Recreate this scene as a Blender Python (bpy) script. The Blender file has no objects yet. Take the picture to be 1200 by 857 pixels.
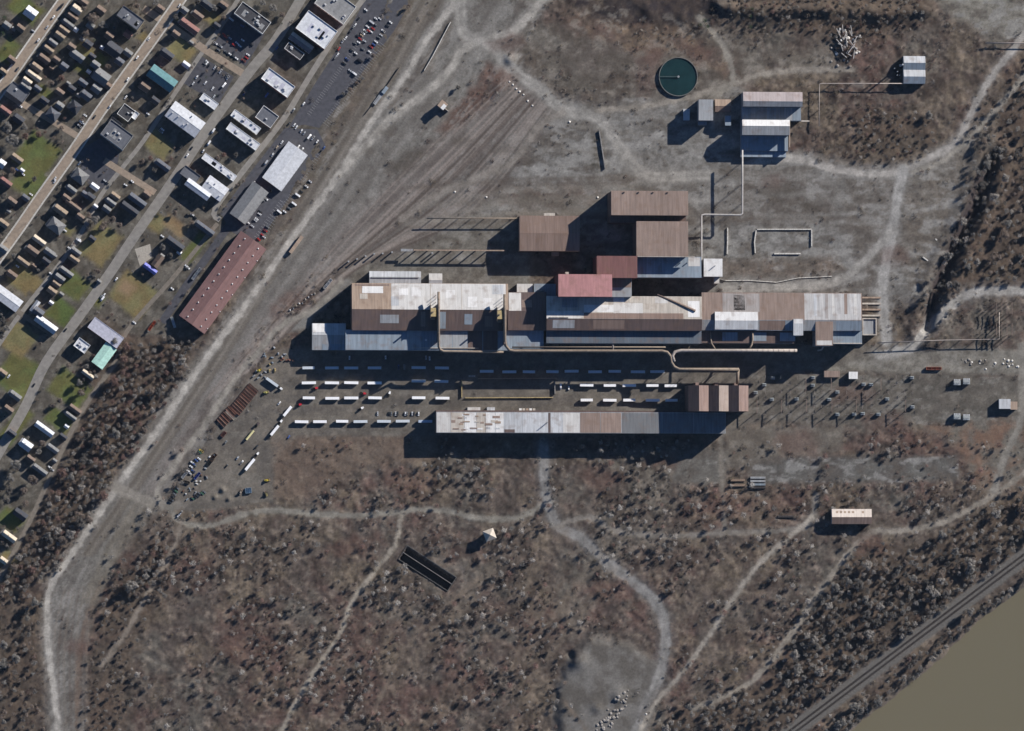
import bpy, math, random
import numpy as np
from mathutils import Vector, Matrix
random.seed(7); RNG = np.random.default_rng(11)
scene = bpy.context.scene
COL = scene.collection

# ------------------------------------------------------------------ camera
# near-vertical aerial view from very high up; 1 map unit = 1 metre on the ground
CAMH = 7000.0
CAM = Vector((-0.09*CAMH, -0.04*CAMH, CAMH))
FW, FH = 1200.0, 857.0
zc = CAM.normalized()
xc = Vector((0,1,0)).cross(zc).normalized()
yc = zc.cross(xc)
cd = bpy.data.cameras.new('camera'); cam = bpy.data.objects.new('camera', cd); COL.objects.link(cam)
cam.matrix_world = Matrix(((xc.x,yc.x,zc.x,CAM.x),(xc.y,yc.y,zc.y,CAM.y),(xc.z,yc.z,zc.z,CAM.z),(0,0,0,1)))
cd.sensor_width = 36.0; cd.sensor_fit = 'HORIZONTAL'
cd.lens = 36.0*CAM.length/FW
cd.clip_start = 10; cd.clip_end = 40000
scene.camera = cam

# ------------------------------------------------------------------ world, sun, exposure
SUN_EL = math.radians(23.0); SUN_AZ = Vector((0.78, 0.62, 0)).normalized()
w = bpy.data.worlds.new('World'); scene.world = w; w.use_nodes = True
nt = w.node_tree; bg = nt.nodes['Background']
sk = nt.nodes.new('ShaderNodeTexSky'); sk.sky_type = 'NISHITA'; sk.sun_disc = False
sk.dust_density = 0.2; sk.ozone_density = 9.0; sk.air_density = 1.0; sk.sun_elevation = SUN_EL; sk.sun_rotation = math.atan2(SUN_AZ.x, SUN_AZ.y)
nt.links.new(sk.outputs[0], bg.inputs[0]); bg.inputs[1].default_value = 0.05
sd = bpy.data.lights.new('sun', 'SUN'); sd.energy = 5.0; sd.angle = math.radians(0.5); sd.color = (1.0, 0.95, 0.89)
so = bpy.data.objects.new('sun', sd); COL.objects.link(so)
sdir = Vector((-SUN_AZ.x*math.cos(SUN_EL), -SUN_AZ.y*math.cos(SUN_EL), -math.sin(SUN_EL)))
so.rotation_euler = sdir.to_track_quat('-Z','Y').to_euler(); so.location = (600,500,600)
vs = scene.view_settings
vs.view_transform = 'Standard'; vs.look = 'None'; vs.gamma = 1.0; vs.use_curve_mapping = False; vs.exposure = 0.76

# ------------------------------------------------------------------ map helpers
PXM = CAM.length/ (FW) * 0 + 1.0
def gp(px, py, h=0.0):
    "map position (metres right of / below the survey's corner) -> world x, y of a point at height h"
    k = 1.0/CAM.length
    d = xc*((px-FW/2)*k) + yc*((FH/2-py)*k) - zc
    t = (h-CAM.z)/d.z
    return Vector((CAM.x+d.x*t, CAM.y+d.y*t, h))
def lin(c):
    return tuple(((v/255.0)/12.92 if v/255.0 <= .04045 else ((v/255.0+.055)/1.055)**2.4) for v in c)
VDIR = math.radians(-36.0); UDIR = math.radians(54.0)

# ------------------------------------------------------------------ materials
MATS = {}
def _base(name):
    m = bpy.data.materials.new(name); m.use_nodes = True
    n = m.node_tree.nodes; l = m.node_tree.links
    return m, n, l, n['Principled BSDF']
def mat(name, rgb, rough=.85, metal=0., var=.25, scale=.6, streak=None, bump=0., spec=.25, spot=0.):
    "painted/weathered surface: base colour with mottling, optional streaks along the slope and corrugation relief"
    if name in MATS: return MATS[name]
    m, n, l, b = _base(name)
    tc = n.new('ShaderNodeTexCoord')
    no = n.new('ShaderNodeTexNoise'); no.inputs['Scale'].default_value = scale; no.inputs['Detail'].default_value = 6
    src = tc.outputs['Object']
    if streak:
        mp = n.new('ShaderNodeMapping'); mp.inputs['Scale'].default_value = streak
        l.new(src, mp.inputs[0]); l.new(mp.outputs[0], no.inputs['Vector'])
    else: l.new(src, no.inputs['Vector'])
    rp = n.new('ShaderNodeMapRange'); rp.inputs[1].default_value = .3; rp.inputs[2].default_value = .7
    rp.inputs[3].default_value = 1-var; rp.inputs[4].default_value = 1+var
    l.new(no.outputs[0], rp.inputs[0])
    oi = n.new('ShaderNodeObjectInfo')
    r2 = n.new('ShaderNodeMapRange'); r2.inputs[3].default_value = 1-var*.45; r2.inputs[4].default_value = 1+var*.45
    l.new(oi.outputs['Random'], r2.inputs[0])
    mu0 = n.new('ShaderNodeMath'); mu0.operation = 'MULTIPLY'; l.new(rp.outputs[0], mu0.inputs[0]); l.new(r2.outputs[0], mu0.inputs[1])
    mx = n.new('ShaderNodeVectorMath'); mx.operation = 'SCALE'; mx.inputs[0].default_value = rgb
    l.new(mu0.outputs[0], mx.inputs['Scale'])
    out = mx.outputs[0]
    if spot:
        n2 = n.new('ShaderNodeTexNoise'); n2.inputs['Scale'].default_value = .13; n2.inputs['Detail'].default_value = 5
        l.new(src, n2.inputs['Vector'])
        r3 = n.new('ShaderNodeMapRange'); r3.inputs[1].default_value = .5; r3.inputs[2].default_value = .72; r3.inputs[4].default_value = spot
        l.new(n2.outputs[0], r3.inputs[0])
        mm = n.new('ShaderNodeMix'); mm.data_type = 'RGBA'
        l.new(r3.outputs[0], mm.inputs[0]); l.new(out, mm.inputs[6]); mm.inputs[7].default_value = (.17,.105,.07,1)
        out = mm.outputs[2]
    l.new(out, b.inputs['Base Color'])
    b.inputs['Roughness'].default_value = rough; b.inputs['Metallic'].default_value = metal
    b.inputs['Specular IOR Level'].default_value = spec
    if bump:
        wv = n.new('ShaderNodeTexWave'); wv.inputs['Scale'].default_value = .3; wv.bands_direction = 'X'
        l.new(src, wv.inputs['Vector'])
        bp = n.new('ShaderNodeBump'); bp.inputs['Strength'].default_value = bump; bp.inputs['Distance'].default_value = .1
        l.new(wv.outputs[0], bp.inputs['Height']); l.new(bp.outputs[0], b.inputs['Normal'])
    m.diffuse_color = (*rgb, 1)
    MATS[name] = m; return m
def twig_mat(name):
    "porous twig mass: light passes between and through the fine branches"
    m, n, l, b = _base(name); n.remove(b)
    at = n.new('ShaderNodeAttribute'); at.attribute_name = 'soil'
    d = n.new('ShaderNodeBsdfDiffuse'); t = n.new('ShaderNodeBsdfTranslucent'); tr = n.new('ShaderNodeBsdfTransparent')
    l.new(at.outputs['Color'], d.inputs[0]); l.new(at.outputs['Color'], t.inputs[0])
    m1 = n.new('ShaderNodeMixShader'); m1.inputs[0].default_value = .4; l.new(d.outputs[0], m1.inputs[1]); l.new(t.outputs[0], m1.inputs[2])
    m2 = n.new('ShaderNodeMixShader'); m2.inputs[0].default_value = .55; l.new(m1.outputs[0], m2.inputs[1]); l.new(tr.outputs[0], m2.inputs[2])
    l.new(m2.outputs[0], n['Material Output'].inputs[0]); return m
def attr_mat(name, fine=.35, scale=.7, rough=.95):
    "earth or foliage whose own colour is stored per vertex, with fine grain"
    if name in MATS: return MATS[name]
    m, n, l, b = _base(name)
    at = n.new('ShaderNodeAttribute'); at.attribute_name = 'soil'
    tc = n.new('ShaderNodeTexCoord')
    no = n.new('ShaderNodeTexNoise'); no.inputs['Scale'].default_value = scale; no.inputs['Detail'].default_value = 8; no.inputs['Roughness'].default_value = .7
    l.new(tc.outputs['Object'], no.inputs['Vector'])
    rp = n.new('ShaderNodeMapRange'); rp.inputs[1].default_value = .25; rp.inputs[2].default_value = .75
    rp.inputs[3].default_value = 1-fine; rp.inputs[4].default_value = 1+fine
    l.new(no.outputs[0], rp.inputs[0])
    mx = n.new('ShaderNodeVectorMath'); mx.operation = 'SCALE'
    l.new(at.outputs['Vector'], mx.inputs[0]); l.new(rp.outputs[0], mx.inputs['Scale'])
    l.new(mx.outputs[0], b.inputs['Base Color'])
    b.inputs['Roughness'].default_value = rough; b.inputs['Specular IOR Level'].default_value = .1
    MATS[name] = m; return m

# ------------------------------------------------------------------ mesh helpers
class MB:
    def __init__(s): s.v=[]; s.f=[]; s.m=[]
    def add(s, vs, fs, mi=0):
        o=len(s.v); s.v += [tuple(p) for p in vs]
        for f in fs: s.f.append([i+o for i in f]); s.m.append(mi)
        return s
    def box(s, x0,x1,y0,y1,z0,z1, mi=0):
        return s.add([(x0,y0,z0),(x1,y0,z0),(x1,y1,z0),(x0,y1,z0),(x0,y0,z1),(x1,y0,z1),(x1,y1,z1),(x0,y1,z1)],
          [(3,2,1,0),(4,5,6,7),(0,1,5,4),(1,2,6,5),(2,3,7,6),(3,0,4,7)], mi)
    def rbox(s, cx,cy,z0,lx,ly,h,a=0, mi=0, taper=1.0):
        c,d=math.cos(a),math.sin(a); P=[]
        for z,t in ((z0,1),(z0+h,taper)):
            for sx,sy in ((-1,-1),(1,-1),(1,1),(-1,1)):
                x=sx*lx/2*t; y=sy*ly/2*t; P.append((cx+c*x-d*y, cy+d*x+c*y, z))
        return s.add(P,[(3,2,1,0),(4,5,6,7),(0,1,5,4),(1,2,6,5),(2,3,7,6),(3,0,4,7)], mi)
    def slab(s, q, t, mi=0):
        "q: four corner points counter-clockwise from above; t thickness downward"
        lo=[(p[0],p[1],p[2]-t) for p in q]; n=len(q)
        return s.add(list(q)+lo, [tuple(range(n)), tuple(range(2*n-1,n-1,-1))]+[(i,n+i,n+(i+1)%n,(i+1)%n) for i in range(n)], mi)
    def tube(s, path, r, n=10, mi=0, r1=None, cap=True):
        path=[Vector(p) for p in path]; rings=[]; N=len(path)
        for i,p in enumerate(path):
            if i==0: d=path[1]-p
            elif i==N-1: d=p-path[i-1]
            else: d=(path[i+1]-p).normalized()+(p-path[i-1]).normalized()
            d=d.normalized(); up=Vector((0,0,1)) if abs(d.z)<.9 else Vector((1,0,0))
            a=d.cross(up).normalized(); b=a.cross(d)
            rr=r if r1 is None else r+(r1-r)*i/(N-1)
            rings.append([p+(a*math.cos(2*math.pi*k/n)+b*math.sin(2*math.pi*k/n))*rr for k in range(n)])
        vs=[q for g in rings for q in g]; fs=[]
        for i in range(N-1):
            for k in range(n): fs.append((i*n+k, i*n+(k+1)%n, (i+1)*n+(k+1)%n, (i+1)*n+k))
        if cap: fs.append(tuple(range(n-1,-1,-1))); fs.append(tuple((N-1)*n+k for k in range(n)))
        return s.add(vs,fs,mi)
    def mesh(s, name, mats, smooth=False):
        me=bpy.data.meshes.new(name); me.from_pydata(s.v,[],s.f)
        for m in (mats if isinstance(mats,(list,tuple)) else [mats]): me.materials.append(m)
        if any(s.m): me.polygons.foreach_set('material_index', s.m)
        if smooth: me.polygons.foreach_set('use_smooth',[True]*len(s.f))
        me.update(); return me
    def build(s, name, mats, parent=None, smooth=False):
        return link(name, s.mesh(name,mats,smooth), parent)
def link(name, data, parent=None, loc=None, rz=0.):
    o=bpy.data.objects.new(name,data); COL.objects.link(o)
    if parent is not None: o.parent=parent
    if loc is not None: o.location=loc
    if rz: o.rotation_euler=(0,0,rz)
    return o
def tag(o,label,cat,group=None):
    o['label']=label; o['category']=cat
    if group: o['group']=group
    return o
def thing(name,label,cat,loc=(0,0,0),rz=0.,group=None):
    o=link(name,None,None,loc,rz); o.empty_display_size=1
    return tag(o,label,cat,group)
def struct(o,label=None):
    o['kind']='structure'
    if label: o['label']=label
    return o
def np_mesh(name, V, F, colors=None, material=None, smooth=False):
    me=bpy.data.meshes.new(name); V=np.asarray(V,np.float32); F=np.asarray(F,np.int32); k=F.shape[1]
    me.vertices.add(len(V)); me.vertices.foreach_set('co',V.ravel())
    me.loops.add(F.size); me.loops.foreach_set('vertex_index',F.ravel())
    me.polygons.add(len(F)); me.polygons.foreach_set('loop_start',np.arange(0,F.size,k,dtype=np.int32))
    if smooth: me.polygons.foreach_set('use_smooth',np.ones(len(F),bool))
    me.update(calc_edges=True)
    if colors is not None:
        a=me.attributes.new('soil','FLOAT_COLOR','POINT')
        c=np.ones((len(V),4),np.float32); c[:,:3]=colors; a.data.foreach_set('color',c.ravel())
    if material: me.materials.append(material)
    return me

# ------------------------------------------------------------------ noise on the map grid
def vnoise(x,y,cell,seed):
    r=np.random.default_rng(seed); G=r.random((256,256)).astype(np.float32)
    u=x/cell; v=y/cell; i=np.floor(u).astype(int); j=np.floor(v).astype(int); fu=u-i; fv=v-j
    fu=fu*fu*(3-2*fu); fv=fv*fv*(3-2*fv); i&=255; j&=255; i1=(i+1)&255; j1=(j+1)&255
    return (G[j,i]*(1-fu)+G[j,i1]*fu)*(1-fv)+(G[j1,i]*(1-fu)+G[j1,i1]*fu)*fv
def fbm(x,y,cell,seed,oct=4,gain=.55):
    s=0;a=1;t=0
    for k in range(oct): s=s+a*vnoise(x+37.7*k,y+91.3*k,cell/2**k,seed+k); t+=a; a*=gain
    return s/t

# ------------------------------------------------------------------ the ground: one relief sheet, split by surface
STEP=1.6
gx=np.arange(-690,690+STEP/2,STEP); gy=np.arange(-505,505+STEP/2,STEP)
NX,NY=len(gx),len(gy)
WX,WY=np.meshgrid(gx,gy)
# map coordinates of every ground vertex
dxv=WX-CAM.x; dyv=WY-CAM.y; dzv=-CAM.z
den=-(dxv*zc.x+dyv*zc.y+dzv*zc.z)
PX=(dxv*xc.x+dyv*xc.y+dzv*xc.z)/den*CAM.length+FW/2
PY=FH/2-(dxv*yc.x+dyv*yc.y+dzv*yc.z)/den*CAM.length
C=np.zeros((NY,NX,3),np.float32); CLS=np.zeros((NY,NX),np.int16); SCRUB=np.ones((NY,NX),np.float32); WOOD=np.zeros((NY,NX),np.float32)
CNAMES=['ground']; CLABEL=['brown scrubland soil covering the whole site']
def L(r,g,b): return np.array(lin((r,g,b)),np.float32)
JIT1=fbm(PX,PY,14,50,4)-.5; JIT2=fbm(PX,PY,5,60,3)-.5
def window(xs,ys,pad):
    x0,x1,y0,y1=min(xs)-pad,max(xs)+pad,min(ys)-pad,max(ys)+pad
    m=(PX>x0)&(PX<x1)&(PY>y0)&(PY<y1)
    if not m.any(): return None
    r=np.where(m.any(1))[0]; c=np.where(m.any(0))[0]
    return slice(r[0],r[-1]+1),slice(c[0],c[-1]+1)
def segdist(X,Y,a,b):
    ax,ay=a; bx,by=b; dx,dy=bx-ax,by-ay; q=dx*dx+dy*dy+1e-9
    t=np.clip(((X-ax)*dx+(Y-ay)*dy)/q,0,1)
    return np.hypot(X-ax-t*dx,Y-ay-t*dy)
def polydist(X,Y,pts):
    d=np.full(X.shape,1e9); ins=np.zeros(X.shape,bool); n=len(pts)
    for i in range(n):
        a,b=pts[i],pts[(i+1)%n]; d=np.minimum(d,segdist(X,Y,a,b))
        if a[1]!=b[1]:
            c=((a[1]>Y)!=(b[1]>Y))&(X<(b[0]-a[0])*(Y-a[1])/(b[1]-a[1])+a[0]); ins^=c
    return np.where(ins,-d,d)
def _apply(w,a,col,name,label,scrub,wood):
    C[w]=C[w]*(1-a[...,None])+np.asarray(col,np.float32)*a[...,None]
    if name:
        if label in CLABEL: k=CLABEL.index(label)
        else: CNAMES.append(name); CLABEL.append(label); k=len(CNAMES)-1
        cw=CLS[w]; cw[a>.5]=k
    if scrub is not None: SCRUB[w]=SCRUB[w]*(1-a)+scrub*a
    if wood is not None: WOOD[w]=WOOD[w]*(1-a)+wood*a
def paint(pts,col,feather=4,rag=6,name=None,label=None,scrub=0.,wood=None,alpha=1.,mott=0.,col2=None,mcell=16,seed=3):
    xs=[p[0] for p in pts]; ys=[p[1] for p in pts]; w=window(xs,ys,feather+rag+2)
    if w is None: return
    X,Y=PX[w],PY[w]
    d=polydist(X,Y,pts)+JIT1[w]*rag*2
    a=np.clip(.5-d/max(feather,.5)/2,0,1)*alpha
    c=L(*col)
    if col2 is not None:
        f=np.clip((fbm(X,Y,mcell,seed,5,.6)-.5)*4+.5,0,1)[...,None]; c=c*(1-f)+L(*col2)*f
    if mott: c=c*(1+mott*2*(fbm(X,Y,9,seed+9,4)-.5))[...,None]
    _apply(w,a,c,name,label,scrub,wood)
def line(pts,width,col,feather=2,rag=1.5,name=None,label=None,scrub=0.,alpha=1.,mott=.12,wood=None,w1=None):
    xs=[p[0] for p in pts]; ys=[p[1] for p in pts]; w=window(xs,ys,width+feather+rag+3)
    if w is None: return
    X,Y=PX[w],PY[w]; d=np.full(X.shape,1e9)
    pts=smooth_path(pts)
    for i in range(len(pts)-1): d=np.minimum(d,segdist(X,Y,pts[i],pts[i+1]))
    d=d-width/2+JIT2[w]*rag*2
    a=np.clip(.5-d/max(feather,.5)/2,0,1)*alpha
    c=L(*col)*(1+mott*2*(fbm(X,Y,7,17,3)-.5))[...,None]
    _apply(w,a,c,name,label,scrub,wood)
def smooth_path(pts,k=4):
    "Catmull-Rom through the points"
    if len(pts)<3: return pts
    P=[pts[0]]+list(pts)+[pts[-1]]; out=[]
    for i in range(1,len(P)-2):
        for j in range(k):
            t=j/k; r=[]
            for q in (0,1):
                a,b,c,d=P[i-1][q],P[i][q],P[i+1][q],P[i+2][q]
                r.append(.5*(2*b+(c-a)*t+(2*a-5*b+4*c-d)*t*t+(3*b-a-3*c+d)*t**3))
            out.append(tuple(r))
    out.append(pts[-1]); return out

# base: brown scrubland, patches of red-brown, tan and grey
n1=fbm(PX,PY,60,1,5,.6); n2=fbm(PX,PY,45,2,5,.6); n3=fbm(PX,PY,22,3,5,.65); n4=fbm(PX,PY,9,4,4,.7)
def sm(n,a,b): return np.clip((n-a)/(b-a),0,1)[...,None]
C[:]=L(80,72,66)
C[:]=C*(1-sm(n1,.48,.66)*.8)+L(86,68,62)*sm(n1,.48,.66)*.8
C[:]=C*(1-sm(n2,.52,.68)*.8)+L(98,88,76)*sm(n2,.52,.68)*.8
C[:]=C*(1-sm(n3,.55,.72)*.75)+L(66,57,52)*sm(n3,.55,.72)*.75
C[:]=C*(1-sm(1-n2,.54,.7)*.7)+L(92,88,81)*sm(1-n2,.54,.7)*.7
n5=fbm(PX,PY,6,8,3,.65)
C[:]=C*(1-sm(n5,.56,.72)*.6)+L(112,102,92)*sm(n5,.56,.72)*.6
n6=fbm(PX,PY,8,9,3,.65)
C[:]=C*(1-sm(n6,.56,.7)*.6)+L(64,54,50)*sm(n6,.56,.7)*.6
C*= (1+1.5*(n4-.5))[...,None]*(1+.5*(fbm(PX,PY,4,6,2)-.5))[...,None]

# --- broad surfaces
corr=[(470,-60),(440,60),(385,140),(318,285),(250,395),(205,452),(130,565),(62,668),(48,720),(58,860),(50,920),(100,920),(98,760),(112,700),(150,625),(190,590),(240,520),(292,432),(332,362),(410,312),(470,262),(560,180),(640,108),(610,60),(680,-60)]
paint(corr,(108,105,100),8,6,'rail_corridor','grey-brown ballast of the old rail corridor',.10,col2=(94,90,85),mcell=26,seed=5)
paint([(480,-30),(470,10),(432,70),(400,120),(375,165),(340,240),(318,290),(330,292),(372,205),(410,140),(455,85),(520,0),(520,-30)],(88,80,69),6,6,scrub=.15,alpha=.85,col2=(96,86,76),seed=6)
paint([(632,92),(660,132),(610,195),(500,255),(415,305),(345,348),(300,415),(262,455),(240,500),(190,575),(165,590),(190,530),(240,450),(300,372),(370,290),(470,200),(570,110)],(101,94,89),8,6,'rail_yard','brown-grey striped earth of the cleared rail yard',.06,col2=(109,103,98),mcell=30,seed=7)
paint([(648,112),(700,122),(792,98),(830,112),(872,92),(880,185),(925,180),(1000,192),(1062,195),(1120,160),(1150,140),(1130,240),(1090,345),(1040,362),(1010,345),(820,342),(600,252),(470,266),(420,300),(560,195)],(118,116,112),8,8,'gravel_yard','pale grey gravel yard north of the mill',.14,col2=(98,95,91),mcell=18,seed=8)
paint([(620,20),(700,38),(800,45),(860,35),(905,70),(880,95),(830,115),(700,120),(640,100),(600,70)],(97,92,85),8,12,scrub=.25,alpha=.9,col2=(80,73,66),mcell=26,seed=9)
paint([(660,20),(740,25),(790,30),(850,60),(880,110),(800,60),(760,70),(700,45)],(112,94,76),6,14,scrub=.3,alpha=.6,col2=(98,80,72),seed=10)
paint([(1090,-40),(1210,-40),(1210,42),(1160,45),(1128,25),(1105,5)],(117,113,104),8,8,'gravel_lot','grey gravel lot beside the pipeline',.05,col2=(106,102,95),seed=11)
paint([(400,300),(470,262),(620,252),(622,345),(412,342),(402,330)],(104,100,93),5,3,'concrete_apron','grey concrete apron north of the main mill hall',.0,col2=(92,87,80),mcell=22,seed=12)
for q in ([(690,20),(735,-30),(845,-30),(840,20),(800,30),(745,28)],[(665,-20),(720,-20),(700,15),(670,10)]):
    paint(q,(37,34,38),5,12,scrub=.3,alpha=.9,col2=(62,54,50),mcell=9,seed=13)
paint([(870,418),(960,436),(1200,440),(1260,440),(1260,412),(1140,408),(1030,414),(880,412)],(116,112,104),3,3,'concrete_road','pale concrete strip road along the substation',.0,col2=(104,100,93),seed=14)
paint([(872,436),(1120,440),(1195,442),(1195,500),(1080,498),(872,494)],(96,91,84),4,4,'substation_ground','grey gravel floor of the substation',.03,col2=(82,78,72),mcell=12,seed=15)
paint([(1080,500),(1200,490),(1205,560),(1150,575),(1120,520)],(104,100,92),5,8,scrub=.2,alpha=.7,col2=(112,90,76),seed=16)
paint([(880,536),(1122,534),(1124,562),(1040,566),(880,566)],(90,88,84),4,3,'gravel_field','dark grey gravel field south of the substation',.02,col2=(82,78,74),seed=17)
paint([(786,532),(852,528),(848,568),(790,566)],(92,89,84),4,4,'gravel_patch','grey gravel patch by the shed end',.02,seed=18)
paint([(848,500),(990,500),(985,530),(890,540),(850,550)],(112,107,99),4,8,scrub=.12,alpha=.75,col2=(92,86,78),mcell=10,seed=19)
yard=[(300,436),(330,410),(420,404),(1030,404),(1028,412),(960,434),(880,440),(884,494),(850,510),(520,512),(350,512),(336,522),(322,545),(320,588),(262,596),(226,600),(206,596),(200,588),(236,532),(256,496),(286,452)]
paint(yard,(101,95,87),3,2,'truck_yard','grey asphalt truck yard between mill hall and sheds',.0,col2=(88,83,77),mcell=24,seed=20)
paint([(366,372),(412,330),(404,324),(372,352),(330,376),(318,392),(360,385)],(112,110,106),3,2,'gravel_drive','grey gravel drive curling round the mill hall',.0,seed=21)
paint([(648,862),(652,800),(668,768),(690,745),(735,752),(775,775),(782,800),(755,862)],(104,101,97),5,5,'slag_heap','bare grey slag ground by the southern track',.02,col2=(84,80,75),seed=22)
paint([(318,512),(510,512),(505,540),(430,548),(340,590),(322,580)],(101,87,76),4,5,scrub=.45,alpha=.6,seed=23)
paint([(1060,225),(1100,205),(1125,240),(1090,330),(1060,290)],(98,88,78),6,8,scrub=.3,alpha=.6,seed=24)
# wooded ground (dark leaf litter)
woods=[([(95,418),(150,392),(225,400),(238,392),(205,452),(130,560),(62,665),(20,700),(-40,760),(-40,700),(60,570),(105,470)],.85),
 ([(1000,640),(1080,640),(1160,600),(1210,568),(1210,640),(1050,758),(915,862),(760,862),(800,830),(890,800),(960,700)],.9),
 ([(1130,150),(1210,70),(1210,335),(1130,335),(1080,360),(1110,290),(1140,230)],.75),
 ([(1210,668),(1060,782),(950,862),(1003,862),(1069,800),(1111,765),(1210,690)],.9),
 ([(60,690),(40,720),(50,862),(-40,862),(-40,740)],.6),
 ([(100,862),(105,770),(135,690),(180,640),(215,640),(190,690),(160,760),(150,862)],.45),
 ([(840,-30),(1080,-30),(1090,20),(1030,45),(930,38),(850,20)],.55),
 ([(1000,130),(1085,130),(1095,170),(1055,190),(1005,180)],.6)]
for q,dn in woods:
    paint(q,(70,62,55),8,10,scrub=1.,wood=dn,alpha=.75,col2=(84,72,62),mcell=14,seed=31)
paint([(1000,195),(1060,200),(1062,300),(1040,345),(1005,320),(985,250)],(104,99,93),8,8,scrub=.08,alpha=.8,col2=(90,83,76),mcell=14,seed=71)
paint([(1065,200),(1125,168),(1165,140),(1150,205),(1110,290),(1085,350),(1062,330),(1056,250)],(97,90,82),8,8,scrub=.35,alpha=.85,col2=(108,103,96),mcell=12,seed=72)
paint([(880,200),(985,205),(990,262),(890,262),(850,240)],(104,100,95),8,8,scrub=.12,alpha=.8,col2=(84,77,71),mcell=12,seed=73)
paint([(845,306),(980,300),(990,318),(940,325),(850,326)],(92,84,76),5,5,scrub=.5,alpha=.8,col2=(104,92,82),mcell=9,seed=74)
paint([(600,188),(650,150),(690,143),(664,166),(612,202)],(82,76,70),5,5,scrub=.2,alpha=.8,seed=75)
paint([(570,74),(604,84),(602,100),(560,138),(520,160),(512,152),(545,112)],(88,70,62),5,5,scrub=.5,alpha=.85,seed=76,mott=.3)
paint([(692,160),(704,158),(706,200),(688,196)],(80,76,68),4,4,scrub=.3,alpha=.8,seed=77)
paint([(560,222),(700,216),(706,240),(650,246),(560,238)],(86,78,72),5,6,scrub=.2,alpha=.75,col2=(96,80,72),mcell=10,seed=78)
paint([(505,60),(524,30),(530,32),(506,84),(474,122),(452,128)],(88,80,72),4,4,scrub=.4,alpha=.8,seed=79)
paint([(340,345),(372,325),(398,316),(372,346),(332,378),(302,420),(270,452),(286,414),(316,372)],(84,73,66),5,5,scrub=.9,alpha=.85,seed=80,mott=.3)
paint([(268,448),(300,412),(306,418),(250,500),(212,545),(206,540)],(82,75,69),4,4,scrub=.6,alpha=.75,seed=81)
paint([(610,40),(640,60),(625,92),(600,70)],(86,78,70),5,6,scrub=.3,alpha=.7,seed=82)
paint([(655,60),(720,52),(735,70),(700,95),(660,92)],(86,80,74),6,8,scrub=.15,alpha=.8,col2=(98,90,84),mcell=9,seed=83)
paint([(740,70),(770,60),(776,110),(750,112)],(94,80,74),5,6,scrub=.3,alpha=.7,seed=84)
paint([(900,60),(960,50),(985,80),(920,84)],(92,87,80),6,8,scrub=.2,alpha=.7,seed=85)
for k in range(70):   # small dark weed patches and pale scrapes on the bare yards
    x=random.choice((random.uniform(600,1030),random.uniform(400,640))); y=random.uniform(60,330) if x>600 else random.uniform(150,330); r=random.uniform(2,7); dk=random.random()<.65
    q=[(x+r*math.cos(a)*random.uniform(.6,1.4)*1.7,y+r*math.sin(a)*random.uniform(.6,1.2)*.7) for a in np.linspace(0,2*math.pi,8)[:-1]]
    paint(q,(78,72,66) if dk else (134,131,126),3,4,scrub=.35 if dk else None,alpha=random.uniform(.35,.7),mott=.3)
# rocky trench along the eastern wood, its shadow painted dark
paint([(1150,195),(1165,190),(1140,260),(1115,310),(1100,345),(1090,380),(1082,380),(1092,330),(1112,280)],(58,52,52),4,4,scrub=.5,seed=33)
# --- neighbourhood
hood=[(-60,-60),(470,-60),(440,55),(385,140),(310,285),(232,395),(150,392),(95,430),(60,560),(20,640),(-60,780)]
paint(hood,(90,86,79),3,3,'residential_ground','mixed soil and thin grass between the houses',.0,col2=(76,71,64),mcell=9,seed=40)
def rect(cx,cy,lv,lu):
    c,s=math.cos(math.radians(36)),math.sin(math.radians(36)); r=[]
    for a,b in ((-1,-1),(1,-1),(1,1),(-1,1)):
        x=a*lv/2; y=b*lu/2; r.append((cx+c*x+s*y, cy+s*x-c*y))
    return r
G1=(84,92,55); G2=(108,103,72); G3=(74,86,48); T1=(121,107,82)
for cx,cy,lv,lu,c in [(44,182,42,44,G1),(34,212,34,34,G1),(186,170,30,22,G2),(118,286,34,44,G2),(156,346,46,40,G2),(88,336,30,26,G1),(72,366,28,26,G3),(22,440,46,46,G1),(82,456,44,34,G1),(22,398,34,34,G2),(30,326,40,20,G2),(213,60,30,22,G2),(30,10,40,24,G1),(96,82,22,12,G1),(52,108,16,9,G1),(112,350,20,14,G1),(185,262,20,22,G2),(70,492,30,20,G1),(12,608,28,22,G1),(10,655,20,16,G2),(228,290,14,38,G1),(18,500,20,50,G1),(205,265,30,16,T1),(100,62,26,20,G2),(118,70,14,14,G1),(246,20,20,14,G2),(25,328,30,24,G2),(80,270,12,10,G2),(10,60,20,30,G1),(170,44,16,12,G2),(160,30,10,10,G2)]:
    paint(rect(cx,cy,lv,lu),c,3,3,'lawn','mown green and olive lawn patches among the houses',.0,mott=.3,seed=41,col2=tuple(int(v*.9+k) for v,k in zip(c,(14,6,4))))
paint(rect(148,338,16,14),(128,108,84),4,3,scrub=0.)
def cls_mask(*nm): return np.isin(CLS,[CNAMES.index(q) for q in nm]).astype(np.float32)
def weather(mask,n,dark,light,kd,kl):
    "weedy and scraped patches with ragged edges inside one kind of bare surface"
    rag=.10*(fbm(PX,PY,3.6,140,2)-.5)*2
    a=(np.clip((n+rag-.55)*9,0,1)*kd*mask)[...,None]; C[:]=C*(1-a)+L(*dark)*a
    b_=(np.clip((.44-n+rag)*9,0,1)*kl*mask)[...,None]; C[:]=C*(1-b_)+L(*light)*b_
    C[:]*=(1+mask*.75*(fbm(PX,PY,5,150,3,.7)-.5))[...,None]
    SCRUB[:]=np.maximum(SCRUB,a[...,0]*.35)
weather(cls_mask('gravel_yard','gravel_lot','gravel_field','gravel_patch'),fbm(PX/2.2,PY,9,120,4,.6),(82,76,70),(136,134,130),.7,.55)
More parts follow.
